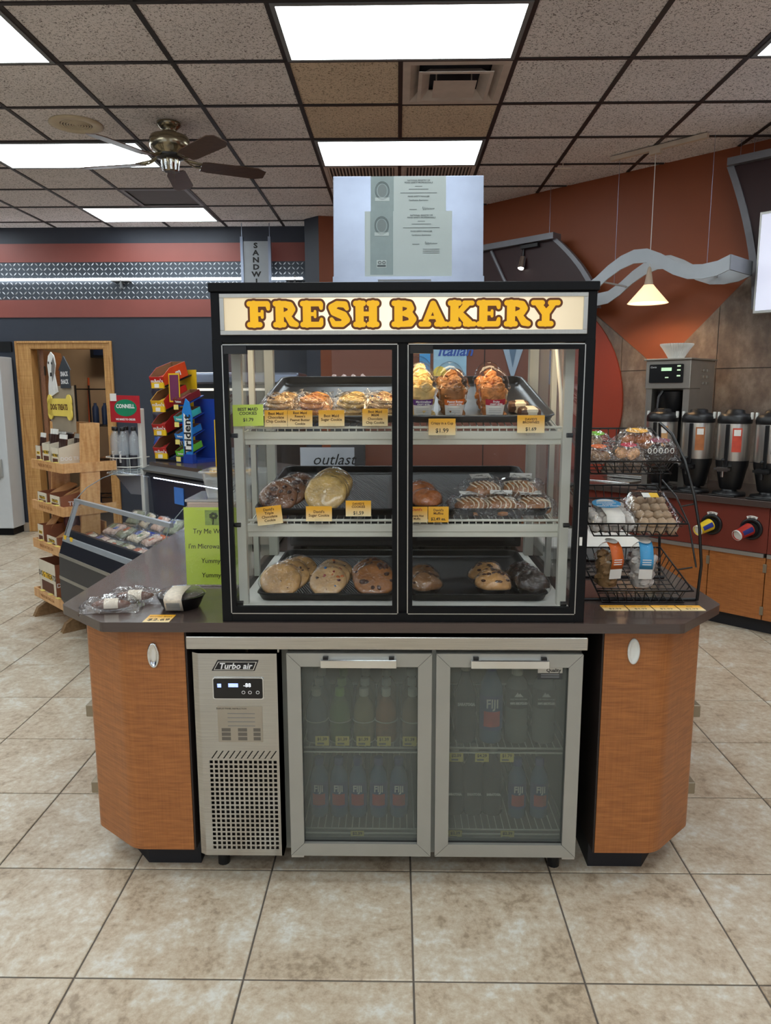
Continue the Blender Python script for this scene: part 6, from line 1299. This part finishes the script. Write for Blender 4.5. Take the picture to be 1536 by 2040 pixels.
# ------------------------------------------------------------------ dog treat rack
DR0 = DG(-5.05, 1.86)
dr = thing('dog_treat_stand', 'knotty pine stand of dog treats with yellow bone sign', 'display stand', DR0, (0, 0, RD))
lean = lambda z: .055*z
M_FOOT = wood('dark_pine_foot', c(120, 92, 62), c(150, 120, 86), (14, 14, 2))
for x in (-.265, .245):
    MB().prism([(-.04+lean(0.06), .06), (.085+lean(.06), .06), (.085+lean(1.36), 1.36), (-.04+lean(1.36), 1.36)], x, x+.02, 'x').build('upright', M_PINE, dr, bev=.003)
    P = [(-.18+.0, 0), (.22, 0), (.22, .03), (.16, .10), (.02, .11), (-.08, .10), (-.15, .06)]
    MB().prism(P, x-.008, x+.032, 'x').build('foot', M_FOOT, dr, bev=.008)
for zz, dp in ((.165, .20), (.515, .17), (.785, .17), (1.065, .17)):
    y0 = lean(zz)-.165
    sf_ = box('shelf', M_PINE, -.24, .24, y0+.015, y0+.34, zz, zz+.016, dr); box('front_lip', M_PINE, -.275, .275, y0, y0+.016, zz-.02, zz+.042, dr, .002)
    for x in (-.272, .256): box('side_lip', M_PINE, x, x+.016, y0+.016, y0+.36, zz-.02, zz+.042, dr)
    text('MADE IN THE USA', .03, mat('burnt_lettering', c(150, 96, 52), .7), dr, (-.02, y0-.0008, zz+.010))
    for x in (-.13, .02, .16): box('price_chip', M_STK, x-.025, x+.025, y0-.004, y0+.02, zz+.043, zz+.046, dr)
box('back_board', M_PINE, -.245, .245, .145, .157, 1.20, 1.36, dr); box('back_board', M_PINE, -.245, .245, .16, .172, .55, .70, dr)
sb = MB().box(-.18, .22, .02, .026, 1.30, 1.60).build('sign_board', mat('kraft_grey', c(150, 136, 116), .7), dr)
bone = MB(); 
for (p, q, r, u, v, w_) in ((-.15, 1.46, .058, .15, 1.46, .058), (-.165, 1.50, .043, -.164, 1.501, .043), (-.165, 1.42, .043, -.164, 1.421, .043), (.165, 1.50, .043, .166, 1.501, .043), (.165, 1.42, .043, .166, 1.421, .043)): capsule(bone, p, q, r, u, v, w_, .006-.0002*(p > 0), .014)
bone.build('bone_sign', mat('bone_yellow', c(232, 206, 96), .5), dr); text('DOG TREATS', .052, M_BROWNINK, dr, (0, .004, 1.46), bold=.0014, sx=.95)
hs = MB().prism([(.04, 1.585), (.20, 1.585), (.20, 1.70), (.22, 1.70), (.12, 1.79), (.02, 1.70), (.04, 1.70)], .01, .016, 'y').build('house_sign', mat('house_dark', c(56, 60, 66), .5), dr); text('SNACK', .042, M_WINK, dr, (.12, .0088, 1.675), bold=.0006, sx=.9); text('SHACK', .042, M_WINK, dr, (.12, .0088, 1.625), bold=.0006, sx=.9)
MB().prism([(-.19, 1.52), (-.02, 1.56), (-.04, 1.62), (-.06, 1.68), (-.03, 1.74), (-.05, 1.80), (-.10, 1.825), (-.15, 1.80), (-.175, 1.74), (-.16, 1.66), (-.18, 1.60)], .012, .018, 'y').build('dog_cutout', mat('dog_white', c(222, 220, 216), .6, var=.15, scale=12), dr); MB().prism([(-.10, 1.63), (-.06, 1.68), (-.035, 1.74), (-.055, 1.79), (-.09, 1.76), (-.105, 1.70)], .0105, .012, 'y').build('dog_patch', mat('dog_grey', c(120, 116, 114), .6, var=.15), dr)
for x, z in ((-.145, 1.755), (-.085, 1.75)): MB().prism([(x+.009*math.cos(a), z+.009*math.sin(a)) for a in [k*PI/5 for k in range(10)]], .0085, .0105, 'y').build('dog_eye', M_INK, dr)
MB().prism([(-.13, 1.665), (-.095, 1.665), (-.10, 1.69), (-.125, 1.69)], .0085, .012, 'y').build('dog_nose', M_INK, dr)
# treat boxes and chews
def tbox(lab, x, z, w_, d_, h_, m1, m2, txt, fill, hb=None, n=6):
    y0 = lean(z)-.165+.02
    t = thing('treat_box', lab, 'treat box', lp(DR0, RD, x, y0, z+.0162), (0, 0, RD), 'boxes on the dog treat stand')
    hb = hb or h_
    box('front_wall', m1, -w_/2, w_/2, 0, .003, 0, h_, t)
    for sx in (-1, 1): MB().prism([(0, 0), (d_, 0), (d_, hb), (0, h_)], sx*w_/2-(.003 if sx > 0 else 0), sx*w_/2+(0 if sx > 0 else .003), 'x').build('side_wall', m2, t)
    box('rear_wall', m2, -w_/2, w_/2, d_-.003, d_, 0, hb, t); box('bottom', m2, -w_/2, w_/2, 0, d_, 0, .003, t)
    box('brand_block', mat('treat_brown', c(92, 54, 40), .6), -w_*.36, w_*.36, -.001, 0, h_*.12, h_*.42, t); box('brand_strip', M_YEL, -w_*.3, w_*.3, -.001, 0, h_*.52, h_*.68, t); text(txt, w_*.17, M_INK, t, (0, -.0014, h_*.6), bold=.0005)
    text(txt, d_*.16, M_WINK, t, (w_/2+.0005, d_*.5, h_*.4), (PI/2, 0, PI/2), bold=.0005)
    rd = random.Random(int(x*1000)+int(z*100))
    if fill == 'stick':
        for i in range(n): xx = -w_*.36+w_*.72*i/max(1, n-1); MB().tube([(xx, .02, .02), (xx+.004, d_*.45, h_*.9), (xx, d_*.9, h_*1.25+.02)], .011, 7).build('chew_stick', mat('chew_tan', c(186, 136, 88), .7, var=.15), t)
    elif fill == 'pouch':
        for i in range(n): 
            xx = -w_*.34+w_*.68*(i % 3)/2; yy = d_*.25+d_*.5*(i//3)/max(1, (n-1)//3)
            p = MB().box(-w_*.15, w_*.15, -.006, .006, 0, h_*.75).box(-w_*.15, w_*.15, -.004, .004, h_*.75, h_*1.0, 1).build('pouch', [mat('pouch_brown', c(64, 40, 34), .35, var=.3), M_PAPER], t, (xx, yy, .02+h_*.55), (-.12, 0, rd.uniform(-.1, .1)))
    return t
M_TB = mat('treat_cream', c(214, 204, 184), .6, var=.06); M_TBR = mat('treat_kraft', c(138, 84, 58), .65, var=.06)
tbox('small white treat box at the outer end of the top pine shelf', -.185, 1.065, .09, .12, .12, M_TB, M_TBR, 'DOG', 'pouch', n=3)
tbox('treat box stuffed with white topped pouches on the top pine shelf', -.04, 1.065, .13, .2, .14, M_TB, M_TB, 'DOG TREAT', 'pouch', .18, 9); tbox('treat box beside the upright on the top pine shelf', .12, 1.065, .12, .2, .12, M_TB, M_TB, 'DOG TREAT', 'pouch', .17, 6)
tbox('open treat box of tan sticks on the second pine shelf', -.13, .785, .17, .24, .085, M_TB, M_TBR, 'TREATS', 'stick', .10, 7); tbox('open treat box of few sticks beside the upright, second pine shelf', .10, .785, .17, .24, .085, M_TB, M_TBR, 'TREATS', 'stick', .12, 3)
tbox('tall cream treat box on the third pine shelf', -.17, .515, .10, .14, .13, M_TB, M_TBR, 'TREATS', 'stick', n=4); tbox('low treat box of bone chews on the third pine shelf', .03, .515, .17, .22, .075, M_TB, M_TBR, 'TREATS', 'stick', .08, 6)
tbox('large open cream and brown treat carton on the bottom pine shelf', -.05, .165, .30, .26, .24, M_TB, M_TBR, 'DOG TREATS', None)
v, f = blob(.05, .05, .10, 14, 9, .12, 44); q = lp(DR0, RD, -.10, .08, .66); o = MB().add(v, f, 0, True).build('chew_bag', mat('bag_maroon_blue', c(110, 70, 70), .35, var=.6, scale=25), None, q); tag(o, 'patterned bag of chews standing on the third pine shelf', 'bag'); o.location.z = .515+.0162+.115; 
# ------------------------------------------------------------------ warmer and bin behind the case
wm = thing('food_warmer', 'low steel food warmer on the counter between green sign and deli cooler', 'food warmer', (-.80, 3.30, CTZ)); MB().box(-.13, .27, -.12, .16, .01, .205).build('body', mat('warm_steel', c(200, 180, 164), .3, .7), wm, bev=.006); box('top_tray', M_STEELH, -.135, .275, -.125, .165, .205, .215, wm)
for x in (-.1, .24):
    for y in (-.1, .14): MB().cyl((x, y, 0), (x, y, .012), .012, n=8).build('foot', M_RUB, wm)
bn = thing('plastic_bin', 'clear plastic bin of chips on top of the steel food warmer', 'bin', (-.76, 3.30, CTZ+.2155)); g = MB(); rows = []
for ins, z in ((.03, 0), (.012, .11), (0, .112), (0, .12), (.008, .121)): rows.append([(p[0], p[1], z) for p in rrect(-.12+ins, .20-ins, -.11+ins, .13-ins, .02, 4)])
g.strip(rows, closed=True).add(rows[0], [tuple(range(len(rows[0])))]); g.build('bin', glassy('cloudy_plastic', (.9, .92, .92, 1), 1.45, haze=.35, hazecol=(.75, .76, .76, 1)), bn)
for i in range(12): v, f = blob(.03, .02, .008, 8, 5, .2, i); MB().add(v, f, 0, False).build('chip', mat('chip_gold', c(206, 166, 96), .6, var=.2), bn, (-.07+.035*(i % 6), -.04+.07*(i//6), .10+.006*(i % 3)), (.4*(i % 3-1), .3, i))

# ================================================================== CEILING FIXTURES
fn = thing('ceiling_fan', 'brass and nickel ceiling fan with five dark wooden blades', 'ceiling fan', (-1.495, 5.113, CZ-.001))
M_BRS2 = mat('antique_nickel', c(150, 140, 118), .22, .95, var=.08); M_BLADE = wood('dark_blade_wood', c(66, 46, 34), c(98, 72, 54), (3, 40, 40), .4)
MB().lathe([(.075, 0), (.078, -.015), (.06, -.03), (.045, -.05), (.05, -.07), (.062, -.078)], 28, cap=False).build('canopy', M_BRS2, fn)
MB().lathe([(.062, -.076), (.12, -.085), (.128, -.10), (.128, -.15), (.115, -.17), (.09, -.185), (.085, -.20)], 32).build('motor', M_BRS2, fn); MB().lathe([(.088, -.198), (.09, -.215), (.06, -.225)], 28).build('motor_ring', M_BLKP, fn)
MB().lathe([(.058, -.222), (.06, -.24), (.05, -.29), (.042, -.30)], 20).build('light_fitter', M_BRS2, fn)
for i in range(10): a = 2*PI*i/10; MB().cyl((.055*math.cos(a), .055*math.sin(a), -.235), (.048*math.cos(a), .048*math.sin(a), -.295), .009, n=8).build('fitter_rib', M_CHROME, fn)
for i, a in enumerate((-118, -46, 26, 98, 170)):
    R_ = Matrix.Rotation(math.radians(a), 4, 'Z') @ Matrix.Translation((0, 0, -.245)) @ Matrix.Rotation(math.radians(-12), 4, 'X')
    bl = MB().add([], []); P = [(.20, -.055), (.24, -.065), (.58, -.072), (.635, -.045), (.635, .045), (.58, .072), (.24, .065), (.20, .055)]
    bl.prism(P, -.003, .003, 'z', M=R_); b_o = bl.build('blade', M_BLADE, fn)
    g = MB()
    for sg in (-1, 1): g.tube([tuple(R_ @ Vector(p)) for p in ((.09, 0, .035), (.13, sg*.022, .018), (.17, sg*.03, .006), (.21, sg*.026, .005), (.25, sg*.0, .005))], .006, 6)
    g.tube([tuple(R_ @ Vector(p)) for p in ((.08, 0, .045), (.14, 0, .02), (.25, 0, .006))], .007, 6); g.build('blade_iron', M_BRS2, fn)
MB().tube([(.03, -.03, -.29), (.032, -.032, -.36)], .0015, 5).build('pull_chain', M_BRS2, fn)
sp_ = thing('ceiling_speaker', 'round cream ceiling speaker grille beside the fan', 'speaker', (-2.11, 5.127, CZ+.002)); MB().lathe([(.168, 0), (.170, -.006), (.15, -.010), (.105, -.010), (.10, -.004)], 40, cap=False).build('bezel', mat('cream_speaker', c(206, 190, 160), .5), sp_)
for r in (.095, .078, .061, .044, .027, .012): MB().lathe([(r, -.003), (r, -.009), (r-.009, -.009), (r-.009, -.003)], 32, cap=False).build('grille_ring', MATS['cream_speaker'], sp_)
MB().prism([(.1*math.cos(2*PI*i/32), .1*math.sin(2*PI*i/32)) for i in range(32)], -.0025, -.0005).build('grille_back', mat('speaker_dark', c(96, 84, 70), .7), sp_)
df = thing('air_diffuser', 'square stepped air diffuser with dark throat in the ceiling', 'air vent', (CX0+.5*CT, CY0+.5*CT, CZ)); M_DFW = mat('dusty_white_metal', c(196, 182, 172), .5, var=.08)
def sqring(o_, i_, zo, zi): 
    g = MB(); A = [(-o_, -o_, zo), (o_, -o_, zo), (o_, o_, zo), (-o_, o_, zo)]; B = [(-i_, -i_, zi), (i_, -i_, zi), (i_, i_, zi), (-i_, i_, zi)]; g.add(A+B, [(0, 1, 5, 4), (1, 2, 6, 5), (2, 3, 7, 6), (3, 0, 4, 7)]); return g
sqring(.292, .25, -.003, -.003).build('face_rim', M_DFW, df, solid=.004); sqring(.25, .20, -.003, .035).build('outer_slope', M_DFW, df, solid=.003)
sqring(.205, .185, -.02, -.022).build('middle_rim', M_DFW, df, solid=.004); sqring(.187, .14, -.022, .02).build('middle_slope', M_DFW, df, solid=.003)
MB().add([(-.12, -.12, -.032), (.12, -.12, -.032), (.12, .12, -.032), (-.12, .12, -.032), (-.09, -.09, -.02), (.09, -.09, -.02), (.09, .09, -.02), (-.09, .09, -.02)], [(0, 1, 2, 3), (0, 1, 5, 4), (1, 2, 6, 5), (2, 3, 7, 6), (3, 0, 4, 7)]).build('centre_plate', M_DFW, df); box('throat', mat('throat_dark', c(30, 34, 44), .8), -.25, .25, -.25, .25, .055, .06, df)  # throat closed by a flat dark blue-grey sheet
for x in (-.1, .1): MB().cyl((x, 0, -.03), (x, 0, .055), .004, n=6).build('hanger_pin', M_DFW, df)
for (m_, k_, nm, lab) in ((-4, 4, 0, 'flat dark return vent panel in the ceiling by the navy wall'), (-1, 3, 1, 'fine slotted ceiling grille above the steel board, fan side'), (0, 3, 1, 'fine slotted ceiling grille above the steel board, orange wall side')):
    v_ = thing('return_vent', lab, 'air vent', (CX0+(m_+.5)*CT, CY0+(k_+.5)*CT, CZ)); g = sqring(.292, .262, -.002, -.002); g.build('frame', M_DFW if nm else M_TROF, v_, solid=.006); box('core', mat('vent_grey', c(88, 84, 82), .6) if nm == 0 else mat('core_dark', c(50, 46, 46), .7), -.262, .262, -.262, .262, .006, .012, v_)  # core is a plain dark grey sheet inside the frame
    if nm:
        for i in range(20): box('slat', M_DFW, -.26+i*.0265, -.249+i*.0265, -.26, .26, -.001, .006, v_)
hw = thing('ceiling_hook_bar', 'small cream bracket hanging under the ceiling near the orange wall', 'bracket', DG(-3.35, 5.15, CZ-.05)); box('arm', MATS['cream_track'], -.06, .06, -.008, .008, 0, .012, hw); MB().cyl((0, 0, .01), (0, 0, .05), .003, n=6).build('stem', MATS['cream_track'], hw)
